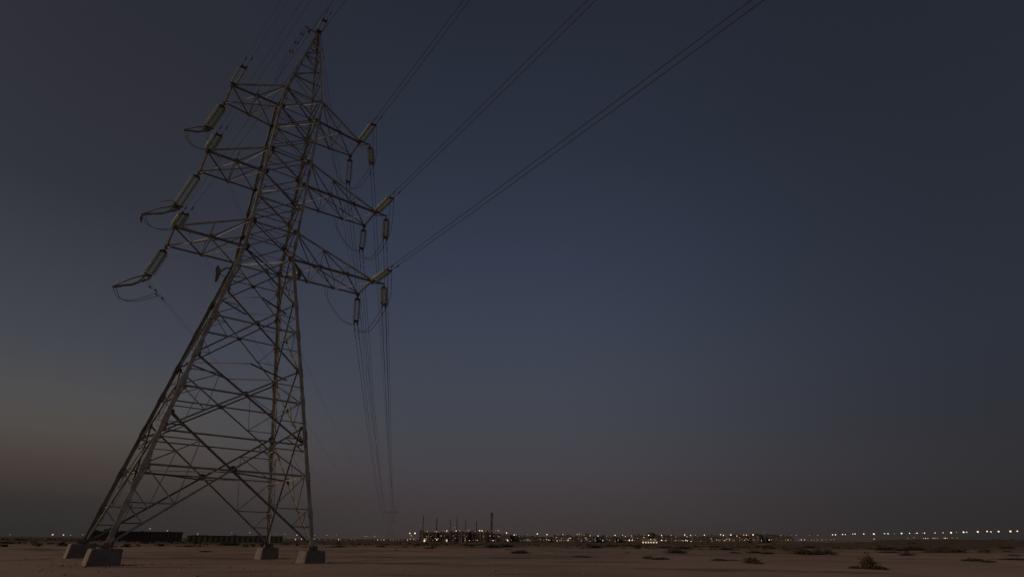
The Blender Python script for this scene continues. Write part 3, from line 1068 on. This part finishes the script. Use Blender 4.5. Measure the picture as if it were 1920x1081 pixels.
for zz in (18.5, 22.5):
    for sx in (-1, 1):
        fbar('arm', (sx * 1.3, 0.9, zz), (sx * 5.1, 0, zz), 0.14)
        fbar('arm', (sx * 1.3, -0.9, zz), (sx * 5.1, 0, zz), 0.14)

# ------------------------------------------------------------------ distant plant and buildings
def to_ground(u, dist):
    p = at_dist(u, 1012, dist)
    return Vector((p.x, p.y, ground_z(p.x, p.y)))

def px_width(u0, u1, dist):
    return (at_dist(u1, 1012, dist) - at_dist(u0, 1012, dist)).length

def height_at(u, v, dist):
    return at_dist(u, v, dist).z

def face_matrix(p):
    a = math.atan2(p.x, p.y)
    return Matrix.Translation(p) @ Matrix.Rotation(-a, 4, 'Z')       # local -y faces the viewer

def building(name, u0, u1, vtop, dist, depth, label, mat, group=None, cat='building', bays=0, pipes=0, doors=(), ribs=0, steps=(), seed=0):
    rr = random.Random(seed)
    p = to_ground((u0 + u1) / 2, dist)
    w = px_width(u0, u1, dist)
    h = height_at((u0 + u1) / 2, vtop, dist) - p.z
    root = empty(name, face_matrix(p), label, cat, group)
    bm = bmesh.new()
    add_box(bm, (-w / 2, 0, -1.5), (w / 2, depth, h * 0.94))
    put('wall', mesh_from(bm, 'wall', mat), root)
    bm = bmesh.new()
    add_box(bm, (-w / 2 - 0.25, -0.25, h * 0.94), (w / 2 + 0.25, depth + 0.25, h))
    put('roof', mesh_from(bm, 'roof', M['wall_dark']), root)
    for i in range(ribs):
        x = -w / 2 + (i + 0.5) * w / ribs
        bm = bmesh.new()
        add_box(bm, (x - 0.18, -0.3, -1), (x + 0.18, -0.02, h * 0.93))
        put('pilaster', mesh_from(bm, 'pilaster', M['wall_mid']), root)
    for (t0, t1, hh) in steps:
        bm = bmesh.new()
        add_box(bm, (-w / 2 + t0 * w, depth * 0.15, h), (-w / 2 + t1 * w, depth * 0.85, h + hh))
        put('roof_unit', mesh_from(bm, 'roof_unit', mat), root)
    for i in range(bays):
        x = -w / 2 + (i + 0.5) * w / bays
        for zf in (0.35, 0.66):
            if rr.random() < 0.5:
                continue
            bm = bmesh.new()
            ww = w / bays * rr.uniform(0.3, 0.6)
            add_box(bm, (x - ww / 2, -0.06, h * zf - 0.5), (x + ww / 2, 0.04, h * zf + 0.5))
            put('window', mesh_from(bm, 'window', M['door_dim'] if rr.random() < 0.16 else M['wall_pale']), root)
    for i in range(pipes):
        zz = h * (0.25 + 0.6 * i / max(1, pipes))
        bm = bmesh.new()
        add_tube(bm, [(-w / 2, -1.1 - 0.3 * i, zz), (w * rr.uniform(0.1, 0.5), -1.1 - 0.3 * i, zz)], 0.35, 6)
        for k in range(5):
            x = -w / 2 + (k + 0.3) * w / 5.2
            add_tube(bm, [(x, -1.1 - 0.3 * i, zz), (x, -1.1 - 0.3 * i, -1)], 0.14, 5)
        put('pipe', mesh_from(bm, 'pipe', M['wall_pale']), root)
    for (t_, hw, hd, mt) in doors:
        x = -w / 2 + t_ * w
        bm = bmesh.new()
        add_box(bm, (x - hw, -0.12, 0), (x + hw, 0.03, hd))
        put('lit_doorway', mesh_from(bm, 'lit_doorway', M[mt]), root)
    return root

PD = 700
building('turbine_hall', 786, 819, 997, PD, 40, 'dark block at the left end of the distant plant, below the leftmost chimney', M['wall_dark'], 'plant buildings', bays=6, pipes=2, doors=((0.30, 0.9, 3.2, 'door_lit'),), steps=((0.0, 0.22, 2.2),), seed=1)
building('turbine_hall', 818, 846, 998, PD + 14, 40, 'dark block second from the left in the distant plant', M['wall_mid'], 'plant buildings', bays=5, pipes=2, doors=((0.7, 0.6, 3.0, 'door_lit'),), steps=((0.3, 0.5, 1.2),), seed=2)
building('turbine_hall', 845, 878, 996.5, PD + 4, 44, 'dark block at the middle of the distant plant', M['wall_dark'], 'plant buildings', bays=6, pipes=3, doors=((0.82, 0.4, 5.5, 'door_dim'),), steps=((0.28, 0.42, 1.6), (0.6, 0.72, 1.0)), seed=3)
building('turbine_hall', 877, 908, 997, PD + 10, 40, 'dark block left of the thick chimney in the distant plant', M['wall_mid'], 'plant buildings', bays=6, pipes=2, steps=((0.1, 0.3, 1.4), (0.7, 0.9, 1.2)), seed=4)
building('turbine_hall', 907, 938, 999.5, PD, 38, 'dark block behind the foot of the thick chimney', M['wall_dark'], 'plant buildings', bays=6, pipes=2, steps=((0.1, 0.35, 2.0),), seed=5)
x = 937
i = 0
SH = random.Random(21)
shed_spots = []
while x < 1470:
    w = SH.uniform(16, 38)
    shed_spots.append((x, x + w, 1006 - SH.uniform(0, 4.5) + (x - 937) * 0.004, PD + SH.uniform(20, 160)))
    x += w + SH.uniform(-8, 2)
for i, (a, b, v, dd) in enumerate(shed_spots):
    building('plant_shed', a, b, v, dd, SH.uniform(12, 30), f'low dark shed on the horizon right of the plant, {ordinal(i + 1)} from the left', M[SH.choice(['wall_dark', 'wall_mid', 'wall_dark', 'wall_dark'])], 'low sheds right of the plant', bays=4, pipes=SH.choice([0, 1, 1, 2]), steps=((SH.uniform(0, .1), SH.uniform(.15, .3), SH.uniform(0.4, 2.0)), (SH.uniform(.35, .4), SH.uniform(.45, .6), SH.uniform(0.5, 3.0)), (SH.uniform(.65, .7), SH.uniform(.75, .95), SH.uniform(0.3, 1.8))), seed=50 + i)
building('long_wall_building', 168, 343, 995.5, 330, 9, 'long low dark building on the horizon behind the left tower legs', M['wall_mid'], ribs=22, seed=31, steps=((0.02, 0.07, 0.5), (0.13, 0.15, 0.9), (0.3, 0.38, 0.25), (0.52, 0.56, 0.35), (0.8, 0.86, 0.2)))
building('long_wall_building', 352, 532, 1003.5, 390, 9, 'lower long dark building on the horizon between the tower legs', M['wall_mid'], ribs=18, seed=32, steps=((0.05, 0.2, 0.25), (0.46, 0.5, 0.5), (0.7, 0.85, 0.3)))
building('lit_market_hall', 1203, 1233, 1008, 720, 10, 'low hall with a pale lit front right of the plant', M['wall_pale'], doors=tuple(((k + .5) / 6, 0.8, 1.4, 'door_pale') for k in range(6)), seed=33)

# storage tanks
for i, (u, wpx, vt, dd) in enumerate(((1222, 16, 997.5, 820), (1420, 24, 1000, 780), (1449, 26, 1001.5, 800), (1380, 20, 1001, 840))):
    p = to_ground(u, dd)
    rad = px_width(u - wpx / 2, u + wpx / 2, dd) / 2
    hh = height_at(u, vt, dd) - p.z
    root = empty('storage_tank', face_matrix(p), ('dark round tank behind the lit hall', 'dark round tank second from the right among the sheds', 'rightmost dark round tank at the end of the sheds', 'dark round tank third from the right among the sheds')[i], 'tank', 'storage tanks')
    bm = bmesh.new()
    add_lathe(bm, [(rad, -1.5), (rad, hh * 0.86), (rad * 0.6, hh * 0.96), (rad * 0.05, hh)], 24)
    put('tank_shell', mesh_from(bm, 'tank_shell', M['wall_dark']), root)
    bm = bmesh.new()
    add_tube(bm, [(rad * math.cos(a / 24 * 6.283) * 1.01, rad * math.sin(a / 24 * 6.283) * 1.01, hh * 0.9) for a in range(25)], 0.08, 4)
    put('railing', mesh_from(bm, 'railing', M['pole']), root)
# process vessels and columns standing before the plant blocks
rv = random.Random(17)
VS = sorted(rv.uniform(788, 936) for _ in range(15))
for i, u in enumerate(VS):
    dd = PD - 9
    p = to_ground(u, dd)
    hh = rv.uniform(5.5, 13.5)
    rad = rv.uniform(0.5, 1.3)
    root = empty('process_vessel', face_matrix(p), f'upright process vessel before the plant blocks, {ordinal(i + 1)} from the left', 'vessel', 'plant vessels')
    bm = bmesh.new()
    add_lathe(bm, [(rad, -1), (rad, hh * 0.9), (rad * 0.7, hh * 0.97), (rad * 0.1, hh)], 10)
    put('shell', mesh_from(bm, 'shell', rv.choice([M['wall_dark'], M['wall_mid'], M['wall_pale']])), root)
    bm = bmesh.new()
    add_lathe(bm, [(rad, hh * 0.6), (rad + 0.6, hh * 0.61), (rad + 0.6, hh * 0.61 + 0.9), (rad + 0.5, hh * 0.61 + 0.9), (rad + 0.5, hh * 0.62), (rad, hh * 0.62)], 10, close=False)
    put('platform', mesh_from(bm, 'platform', M['wall_dark']), root)
    bm = bmesh.new()
    z_ = rv.uniform(2, hh * 0.8)
    add_tube(bm, [(0, -rad, z_), (0, -rad - 0.6, z_), (rv.choice([-1, 1]) * rv.uniform(3, 8), -rad - 0.6, z_)], 0.22, 5)
    put('pipe', mesh_from(bm, 'pipe', M['wall_mid']), root)

# chimneys
STK = [(791.0, 965, .7, 'thin'), (817, 971, 1.1, 'rim'), (842.6, 973, .8, 'rim'), (855, 969, .7, 'thin'), (872, 974, .75, 'thin'), (892.6, 976, 1.0, 'rim'), (920.7, 960, 2.2, 'thick')]
for i, (u, v, r, kind) in enumerate(STK):
    dd = PD + 22 - (26 if kind == 'thick' else 0)
    p = to_ground(u, dd)
    hh = height_at(u, v, dd) - p.z
    lab = 'tallest and thickest chimney of the distant plant, with a platform near its top' if kind == 'thick' else f'slim chimney of the distant plant, {ordinal(i + 1)} from the left'
    root = empty('chimney', face_matrix(p), lab, 'chimney', 'plant chimneys')
    bm = bmesh.new()
    add_lathe(bm, [(r * 0.62, -1), (r * 0.5, hh * 0.4), (r * 0.45, hh - 0.6), (r * 0.52, hh - 0.5), (r * 0.52, hh)], 10)
    put('shell', mesh_from(bm, 'shell', M['stack']), root)
    for f in ((0.55, 0.86) if kind != 'thick' else (0.35, 0.6, 0.93)):
        bm = bmesh.new()
        rr_ = r * (0.8 if kind != 'thick' else 0.62)
        add_lathe(bm, [(r * 0.4, hh * f - 0.3), (rr_, hh * f - 0.1), (rr_, hh * f + 0.9), (rr_ - 0.08, hh * f + 0.9), (rr_ - 0.08, hh * f), (r * 0.4, hh * f)], 10, close=False)
        put('platform', mesh_from(bm, 'platform', M['stack']), root)
    bm = bmesh.new()
    add_tube(bm, [(r * 0.75, -0.3, -1), (r * 0.62, -0.3, hh * 0.92)], 0.12, 4)
    put('ladder_pipe', mesh_from(bm, 'ladder_pipe', M['stack']), root)
    if kind == 'thick':
        bm = bmesh.new()
        add_box(bm, (-r * 0.45, -r * 0.45, hh * 0.86), (r * 0.95, r * 0.45, hh * 0.97))
        put('head_box', mesh_from(bm, 'head_box', M['stack']), root)
# thin masts further right
for i, (u, v) in enumerate(((1103, 986), (1121, 984), (1187, 980), (1262, 990), (1361, 987), (1433, 995), (1027, 996))):
    p = to_ground(u, 860)
    hh = height_at(u, v, 860) - p.z
    root = empty('lattice_mast', face_matrix(p), f'thin dark mast rising above the low sheds, {ordinal(sorted((1103, 1121, 1187, 1262, 1361, 1433, 1027)).index(u) + 1)} from the left', 'mast', 'masts above the sheds')
    bm = bmesh.new()
    add_tube(bm, [(0, 0, -1), (0, 0, hh)], 0.35, 5, radii=[0.5, 0.18])
    put('pole', mesh_from(bm, 'pole', M['pole']), root)
    bm = bmesh.new()
    add_box(bm, (-1.1, -0.2, hh * 0.9), (1.1, 0.2, hh * 0.9 + 0.35))
    put('crossbar', mesh_from(bm, 'crossbar', M['pole']), root)

# ------------------------------------------------------------------ lamps on masts
def lamp_head(name, r, mat):
    bm = bmesh.new()
    add_lathe(bm, [(r * 0.25, -r * 0.9), (r * 0.8, -r * 0.6), (r, 0), (r * 0.8, r * 0.6), (r * 0.25, r * 0.9)], 8)
    return mesh_from(bm, name, mat, smooth=True)
HEADS = {}
def head(mat, r):
    k = (mat, round(r, 2))
    if k not in HEADS:
        HEADS[k] = lamp_head('lamp_head', r, M[mat])
    return HEADS[k]

def lamp(u, v, dist, mat, size, label, group):
    p = at_dist(u, v, dist)
    g = ground_z(p.x, p.y)
    root = empty('lamp_post', Matrix.Translation((p.x, p.y, g)), label, 'lamp', group)
    hgt = max(1.6, p.z - g)
    bm = bmesh.new()
    add_tube(bm, [(0, 0, -0.8), (0, 0, hgt)], 0.09, 5, radii=[0.13, 0.07])
    put('pole', mesh_from(bm, 'pole', M['pole']), root)
    r = size * rnd.uniform(0.62, 0.84) * dist / 1130.0
    put('lamp_head', head(mat, r), root, Matrix.Translation((0, -0.1, hgt)))

A_ = lambda l: [(620 + x * .1875, 930 + y * .1875, m, s) for x, y, m, s in l]
B_ = lambda l: [(940 + x * .1875, 930 + y * .1875, m, s) for x, y, m, s in l]
C_ = lambda l: [(1260 + x * .1875, 930 + y * .1875, m, s) for x, y, m, s in l]
D_ = lambda l: [(1560 + x * .1875, 930 + y * .1875, m, s) for x, y, m, s in l]
E_ = lambda l: [(x * .2083, 930 + y * .2083, m, s) for x, y, m, s in l]
F_ = lambda l: [(90 + x * .28125, 800 + y * .28125, m, s) for x, y, m, s in l]
W_, P_, O_, DM, WA = 'lamp_white', 'lamp_pink', 'lamp_orange', 'lamp_dim', 'lamp_warm'
plant = A_([(792, 367, W_, 1.5), (843, 367, W_, 1.5), (805, 392, WA, .9), (768, 435, WA, 1.0), (797, 425, WA, .9), (830, 425, WA, .9), (845, 437, DM, .8),
            (895, 293, DM, .6), (965, 348, WA, .7), (1040, 345, O_, .7), (1058, 350, WA, 1.0), (1140, 345, O_, .6), (1162, 343, W_, 1.1), (1243, 312, O_, .9), (1255, 343, W_, 1.1), (1285, 340, O_, .6),
            (1350, 343, O_, .8), (1380, 340, WA, .8), (1420, 345, WA, 1.1), (1450, 345, O_, .6), (1490, 340, W_, 1.2), (1515, 343, W_, 1.1), (1535, 333, O_, .7), (1650, 342, O_, .6), (1675, 340, WA, .9),
            (1062, 432, W_, 1.4), (1350, 448, DM, .8), (1387, 447, W_, .9), (1465, 452, W_, .8), (1565, 455, DM, .8), (1600, 460, DM, .7), (1623, 450, W_, 1.0)])
mid_l = B_([(52, 363, W_, 1.3), (128, 383, W_, 1.1), (148, 383, WA, .7), (180, 397, DM, .7), (258, 377, DM, .8), (360, 373, W_, 1.2), (457, 380, W_, 1.2), (560, 380, DM, .8), (615, 378, WA, 1.1), (550, 408, WA, .9),
            (63, 436, W_, 1.3), (66, 446, W_, 1.0), (100, 435, DM, .9), (195, 452, DM, .8), (225, 440, DM, .8), (258, 450, DM, .7), (287, 452, DM, .9), (390, 430, DM, 1.0), (470, 433, WA, 1.0), (455, 450, DM, .7),
            (558, 453, WA, .9), (585, 453, DM, .8), (600, 437, DM, .9), (625, 450, DM, .8), (668, 435, W_, .9), (760, 379, WA, .8), (780, 373, WA, .8), (806, 380, DM, .8), (827, 388, DM, .7), (888, 392, WA, 1.0), (938, 403, DM, .7),
            (967, 393, W_, 1.2), (797, 445, DM, .9), (880, 454, DM, .8), (895, 454, DM, .8), (945, 437, DM, .7), (1015, 438, WA, .9), (1016, 450, DM, .8), (1050, 395, DM, .8), (1083, 437, DM, .9), (1137, 387, W_, 1.2), (1140, 450, DM, .8),
            (1168, 432, WA, .7), (1190, 407, O_, .8), (1212, 387, WA, 1.0), (1240, 400, WA, .9), (1240, 437, O_, .7), (1280, 437, W_, 1.6), (1308, 438, W_, 1.0), (1303, 392, WA, 1.0), (1306, 405, O_, .8), (1432, 390, O_, .8), (1425, 409, WA, .9), (1473, 387, W_, 1.2),
            (1600, 437, W_, 1.1), (1603, 389, W_, 1.2), (1697, 388, DM, 1.0), (1745, 403, DM, .9), (1745, 438, DM, .8), (1775, 440, DM, .8), (1800, 438, DM, .8), (1833, 383, W_, 1.2), (1857, 400, WA, .8), (1893, 387, W_, .9), (1845, 437, W_, 1.0), (1860, 443, W_, 1.0), (1895, 448, W_, .8)])
mid_r = C_([(232, 385, DM, .9), (255, 403, DM, .7), (285, 447, DM, .7), (323, 385, W_, 1.1), (400, 445, DM, .8), (468, 438, O_, .7), (485, 380, W_, 1.1), (513, 387, W_, 1.1), (530, 437, WA, .9), (548, 424, WA, .9), (575, 432, WA, .8), (588, 383, W_, 1.2),
            (610, 436, DM, .7), (648, 394, WA, 1.1), (678, 437, O_, .8), (700, 425, O_, .6), (717, 384, WA, .9), (745, 385, WA, 1.1), (765, 437, O_, .9), (810, 382, W_, 1.3), (820, 436, O_, .8), (858, 405, O_, .7), (862, 430, O_, .8), (895, 437, WA, .7), (972, 434, WA, 1.1),
            (922, 355, DM, .6), (1090, 388, DM, 1.0), (1190, 388, DM, .6), (1243, 388, DM, .8), (1375, 388, DM, .7), (1457, 388, DM, .9), (1135, 432, O_, .8), (1160, 433, WA, .8), (1190, 433, O_, .6), (1270, 433, O_, .7), (1292, 432, WA, .9), (1325, 431, WA, .9),
            (1395, 434, O_, .8), (1420, 434, O_, .7), (1452, 435, O_, .9), (1500, 433, O_, .8), (1540, 432, O_, .7), (1590, 432, O_, .8), (1620, 430, O_, .7)])
road = D_([(5, 382, P_, .9), (35, 381, P_, 1.2), (105, 379, P_, 1.2), (132, 380, P_, .9), (207, 375, P_, .9), (230, 373, P_, 1.1), (317, 374, P_, 1.3), (418, 374, P_, 1.7), (525, 370, P_, 1.0), (560, 371, P_, 1.1), (622, 371, DM, .6), (695, 368, P_, 1.3), (775, 367, P_, 1.0),
           (830, 367, DM, .7), (850, 366, P_, 1.0), (902, 365, DM, .6), (925, 365, P_, 1.1), (1030, 363, P_, .9), (1110, 361, P_, .8), (1190, 361, P_, 1.4), (1245, 357, DM, .9), (1315, 356, P_, 1.5), (1346, 356, P_, .9), (1457, 352, P_, 1.4), (1550, 348, P_, 1.3), (1588, 352, P_, 1.1),
           (1665, 349, P_, 1.5), (1783, 348, P_, 1.6), (1852, 346, P_, 1.2)])
low_r = D_([(422, 432, WA, .8), (915, 418, O_, 1.0), (935, 418, WA, 1.0), (958, 418, O_, 1.0), (1010, 417, O_, .9), (1030, 417, O_, 1.0), (1052, 417, O_, .8), (1118, 416, O_, .9), (1132, 416, WA, 1.0), (1150, 417, O_, .7), (1200, 415, O_, .6), (1250, 413, O_, .6), (820, 412, DM, .7), (758, 418, DM, .6)])
lefts = E_([(475, 343, WA, 1.4), (572, 345, WA, 1.2), (637, 347, DM, .9), (745, 343, O_, .8), (1352, 290, DM, 1.2), (1508, 308, O_, 1.1), (1780, 335, O_, 1.0), (1780, 347, O_, 1.0), (92, 343, O_, .6)]) + \
        F_([(1345, 703, DM, 1.1), (1580, 712, DM, 1.1), (1660, 718, WA, 1.0), (1650, 747, WA, 1.0), (1690, 745, WA, .9), (1725, 748, O_, .7), (1780, 720, DM, .9), (1775, 745, WA, .8), (1860, 720, DM, .9), (1225, 703, DM, .7), (1525, 710, DM, .6), (1810, 748, O_, .6), (1850, 748, O_, .6), (1885, 748, O_, .6)])
row_l = A_([(78, 435, WA, 1.0), (100, 440, O_, .6), (55, 385, DM, .8), (150, 438, O_, .5), (207, 425, O_, .7), (240, 437, O_, .7), (340, 398, DM, .9), (363, 398, DM, .9), (440, 398, DM, 1.0), (345, 442, O_, .5), (470, 441, WA, .8), (505, 441, O_, .8), (533, 440, WA, .9), (560, 441, O_, .6), (600, 441, WA, .7), (625, 441, O_, .8), (655, 442, O_, .6), (682, 441, O_, .7), (715, 442, O_, .6)])
rl = random.Random(77)
faint, tiny = [], []
for _ in range(70):
    u_ = rl.choice([rl.uniform(938, 1130), rl.uniform(1130, 1300), rl.uniform(1340, 1450)])
    faint.append((u_, 1013.2 - abs(rl.gauss(0, 3.0)), rl.choice([DM, O_, O_, WA, DM]), rl.uniform(.5, .95)))
for _ in range(34):
    tiny.append((rl.uniform(790, 938), rl.choice([995.5, 1004, 1013]) + rl.uniform(-1.5, 1.2), rl.choice([O_, O_, WA, DM]), rl.uniform(.4, .8)))
LAMP_SETS = [
    (faint, lambda u: 676 + (u % 7), 'faint low lamp in the dense light band right of the plant, {} from the left', 'faint lamps of the light band'),
    (tiny, lambda u: PD - 14, 'tiny orange lamp on the fronts of the plant blocks, {} from the left', 'tiny lamps on the plant'),
    (plant, lambda u: PD - 6, 'lit lamp on the distant plant between the chimneys, {} from the left', 'lamps of the plant'),
    (mid_l, lambda u: 690 + (u - 940) * .03, 'small lamp among the low sheds just right of the plant, {} from the left', 'lamps among the sheds'),
    (mid_r, lambda u: 700 + (u - 1260) * .1, 'small lamp at the right end of the shed lights, {} from the left', 'lamps right of the sheds'),
    (road, lambda u: 860 - (u - 1560) * 0.95, 'warm street lamp in the long row along the right horizon, {} from the left', 'street lamps along the right horizon'),
    (low_r, lambda u: 600, 'low orange lamp under the right-hand street lamp row, {} from the left', 'low orange lamps at right'),
    (lefts, lambda u: 640, 'faint lamp on the horizon at or left of the tower, {} from the left', 'lamps behind the tower'),
    (row_l, lambda u: 720, 'tiny lamp on the horizon between tower and plant, {} from the left', 'lamps between tower and plant')]
for L_, df, lab, grp in LAMP_SETS:
    L_ = sorted(L_)
    for i, (u, v, m_, s) in enumerate(L_):
        if lab.startswith('low orange') :
            v = v
        lamp(u, v, df(u), m_, s, lab.format(ordinal(i + 1)), grp)

# ------------------------------------------------------------------ shrubs and stones
def shrub_mesh(seed, n=170, flat=1.0):
    rr = random.Random(seed)
    bm = bmesh.new()
    for i in range(n):
        a = rr.uniform(0, 6.283)
        el = rr.uniform(0.12, 1.45)
        L = rr.uniform(0.45, 1.0) * (0.75 + 0.25 * math.sin(a * 2 + seed))
        bx, by = rr.gauss(0, .12), rr.gauss(0, .12)
        d = Vector((math.cos(a) * math.cos(el), math.sin(a) * math.cos(el), math.sin(el) * flat))
        side = Vector((-math.sin(a), math.cos(a), rr.uniform(-.4, .4))).normalized()
        w = rr.uniform(0.010, 0.024)
        p0 = Vector((bx, by, -0.05))
        p1 = p0 + d * L * 0.55 + Vector((0, 0, 0.05))
        p2 = p0 + d * L + Vector((rr.gauss(0, .06), rr.gauss(0, .06), -0.06 * (1 - el)))
        q = [bm.verts.new(p0 - side * w), bm.verts.new(p0 + side * w), bm.verts.new(p1 + side * w * .8), bm.verts.new(p1 - side * w * .8), bm.verts.new(p2)]
        bm.faces.new(q[:4])
        bm.faces.new((q[3], q[2], q[4]))
        for k in range(3):                     # leaf tufts
            t = rr.uniform(0.45, 1.0)
            c = lerp(p0, p2, t) + Vector((rr.gauss(0, .05), rr.gauss(0, .05), rr.gauss(0, .04)))
            e1 = Vector((rr.uniform(-1, 1), rr.uniform(-1, 1), rr.uniform(-1, 1))).normalized() * rr.uniform(.04, .085)
            e2 = Vector((rr.uniform(-1, 1), rr.uniform(-1, 1), rr.uniform(-1, 1))).normalized() * rr.uniform(.03, .055)
            bm.faces.new([bm.verts.new(c - e1), bm.verts.new(c + e2), bm.verts.new(c + e1), bm.verts.new(c - e2)])
    me_ = bpy.data.meshes.new('shrub')
    bm.to_mesh(me_)
    bm.free()
    me_.materials.append(M['shrub'])
    return me_
SHR = [shrub_mesh(s, 420, f) for s, f in ((1, .9), (2, .7), (3, .55), (4, .8), (5, .45))]

def ground_dist(v_below):            # distance at which level ground shows this many pixels under the horizon
    return CAM_H * 1226.0 / v_below

def shrub(u, dist, w, h, var, rot, label, group):
    p = to_ground(u, dist)
    o = put('desert_shrub', SHR[var], None, Matrix.Translation(p) @ Matrix.Rotation(rot, 4, 'Z') @ Matrix.Diagonal((w, w, h, 1)))
    tag(o, label, 'shrub', group)

def hor(u):
    return 1011.3 + (u - 960) * 0.0067
NAMED = [
    (1617, 1058, 1.05, 1.25, 0, 'biggest bushy dark shrub standing on the sand at right'),
    (1590, 1058, .8, .4, 2, 'low dark tuft just left of the biggest shrub'),
    (1640, 1058, .7, .4, 2, 'low dark tuft just right of the biggest shrub'),
    (1403, 1052, .85, .85, 1, 'small dark leaning shrub with a track mark beside it, left of centre right'),
    (1415, 1053, .6, .45, 4, 'flat tuft touching the small leaning shrub'),
    (1345, 1048, 1.2, .35, 2, 'flat spreading tuft left of the small leaning shrub'),
    (1372, 1048, .9, .3, 4, 'flat thin tuft between the small leaning shrub and the spreading tuft'),
    (1500, 1036, 2.3, 1.2, 3, 'broad dark mound of scrub left of the biggest shrub, left part'),
    (1535, 1036, 2.6, 1.35, 1, 'broad dark mound of scrub behind the biggest shrub, right part'),
    (1745, 1031, 3.0, 1.3, 4, 'wide dark scrub mound far right, left part'),
    (1785, 1031, 3.2, 1.3, 3, 'wide dark scrub mound far right, right part'),
    (1815, 1043, 1.6, .7, 2, 'low wide shrub below the far right scrub mound'),
    (1840, 1045, 1.0, .4, 4, 'thin tuft right of the low wide shrub at far right'),
    (1890, 1041, 2.2, .5, 4, 'flat dark scrub at the right edge of the sand'),
    (1265, 1035, 2.2, 1.0, 3, 'dark low scrub clump right of centre on the sand'),
    (1235, 1046, 1.2, .5, 2, 'small dark tuft below the dark low scrub clump'),
    (1212, 1044, .8, .5, 1, 'upright tiny tuft left of the small dark tuft'),
    (1090, 1042, 1.5, .35, 4, 'flat tuft on open sand below the plant lights'),
    (975, 1036, 1.9, .7, 3, 'low scrub clump on the sand right below the plant'),
]
rs = random.Random(5)
for u, v, w, h, var, lab in NAMED:
    shrub(u, ground_dist(v - hor(u)), w, h, var, rs.uniform(0, 6.28), lab, 'shrubs on the open sand')
spots = []
for i in range(98):
    u = (rs.uniform(560, 1915) if rs.random() < 0.5 else rs.uniform(1150, 1915)) if rs.random() < 0.88 else rs.uniform(10, 560)
    v = hor(u) + (rs.uniform(5, 15) if rs.random() < 0.82 else rs.uniform(15, 24))
    spots.append((u, v))
spots.sort()
for i, (u, v) in enumerate(spots):
    dd = ground_dist(v - hor(u))
    w = rs.uniform(.9, 3.6) * (1.0 if dd > 110 else 0.5)
    shrub(u, dd, w, w * rs.uniform(.18, .36), rs.randrange(5), rs.uniform(0, 6.28), f'low distant tuft in the scattered scrub band, {ordinal(i + 1)} from the left', 'scattered scrub tufts')

# far scrub that reads as one dark band
bm = bmesh.new()
rb = random.Random(11)
for i in range(5200):
    az = R(rb.uniform(-44, 44))
    d = 150 * (rb.random() ** 0.7 * 2.4 + 0.75)
    x, y = d * math.sin(az), d * math.cos(az)
    if noise.noise((x * 0.02, y * 0.02, 1.5)) < -0.1 + rb.uniform(-.25, .25):
        continue
    z = ground_z(x, y)
    s = rb.uniform(0.35, 1.0)
    c = Vector((x, y, z))
    for k in range(4):
        a = rb.uniform(0, 6.283)
        e = Vector((math.cos(a), math.sin(a), 0)) * s * rb.uniform(.4, 1)
        hgt = s * rb.uniform(.2, .5)
        o_ = Vector((rb.gauss(0, s * .4), rb.gauss(0, s * .4), 0))
        bm.faces.new([bm.verts.new(c + o_ - e), bm.verts.new(c + o_ + e), bm.verts.new(c + o_ + e * rb.uniform(.2, .7) + Vector((0, 0, hgt))), bm.verts.new(c + o_ - e * rb.uniform(.3, .8) + Vector((0, 0, hgt * rb.uniform(.5, 1))))])
me_ = bpy.data.meshes.new('desert_scrub')
bm.to_mesh(me_)
bm.free()
me_.materials.append(M['shrub'])
tag(put('desert_scrub', me_), 'dark band of low desert scrub across the plain towards the horizon', 'scrub', kind='stuff')

# pebbles and clods on the sand near the tower
bm = bmesh.new()
for i in range(900):
    az = R(rb.uniform(-46, 46))
    d = rb.uniform(22, 95)
    x, y = d * math.sin(az), d * math.cos(az)
    if i % 4 == 0:
        f_ = FOOT_W[SIGNS[(i // 4) % 4]]
        a_ = rb.uniform(0, 6.283)
        q_ = 1.15 + abs(rb.gauss(0, 0.9))
        x, y = f_.x + q_ * math.cos(a_), f_.y + q_ * math.sin(a_)
    s = rb.uniform(0.02, 0.07) * (1.6 if rb.random() < .08 else 1)
    z = ground_z(x, y)
    m4 = Matrix.Translation((x, y, z + s * .2)) @ Matrix.Rotation(rb.uniform(0, 6), 4, 'Z') @ Matrix.Diagonal((s * rb.uniform(.8, 1.6), s, s * rb.uniform(.4, .8), 1))
    bmesh.ops.create_icosphere(bm, subdivisions=1, radius=1.0, matrix=m4)
tag(put('pebbles', mesh_from(bm, 'pebbles', M['stone'])), 'small stones and clods strewn over the sand', 'stones', kind='stuff')
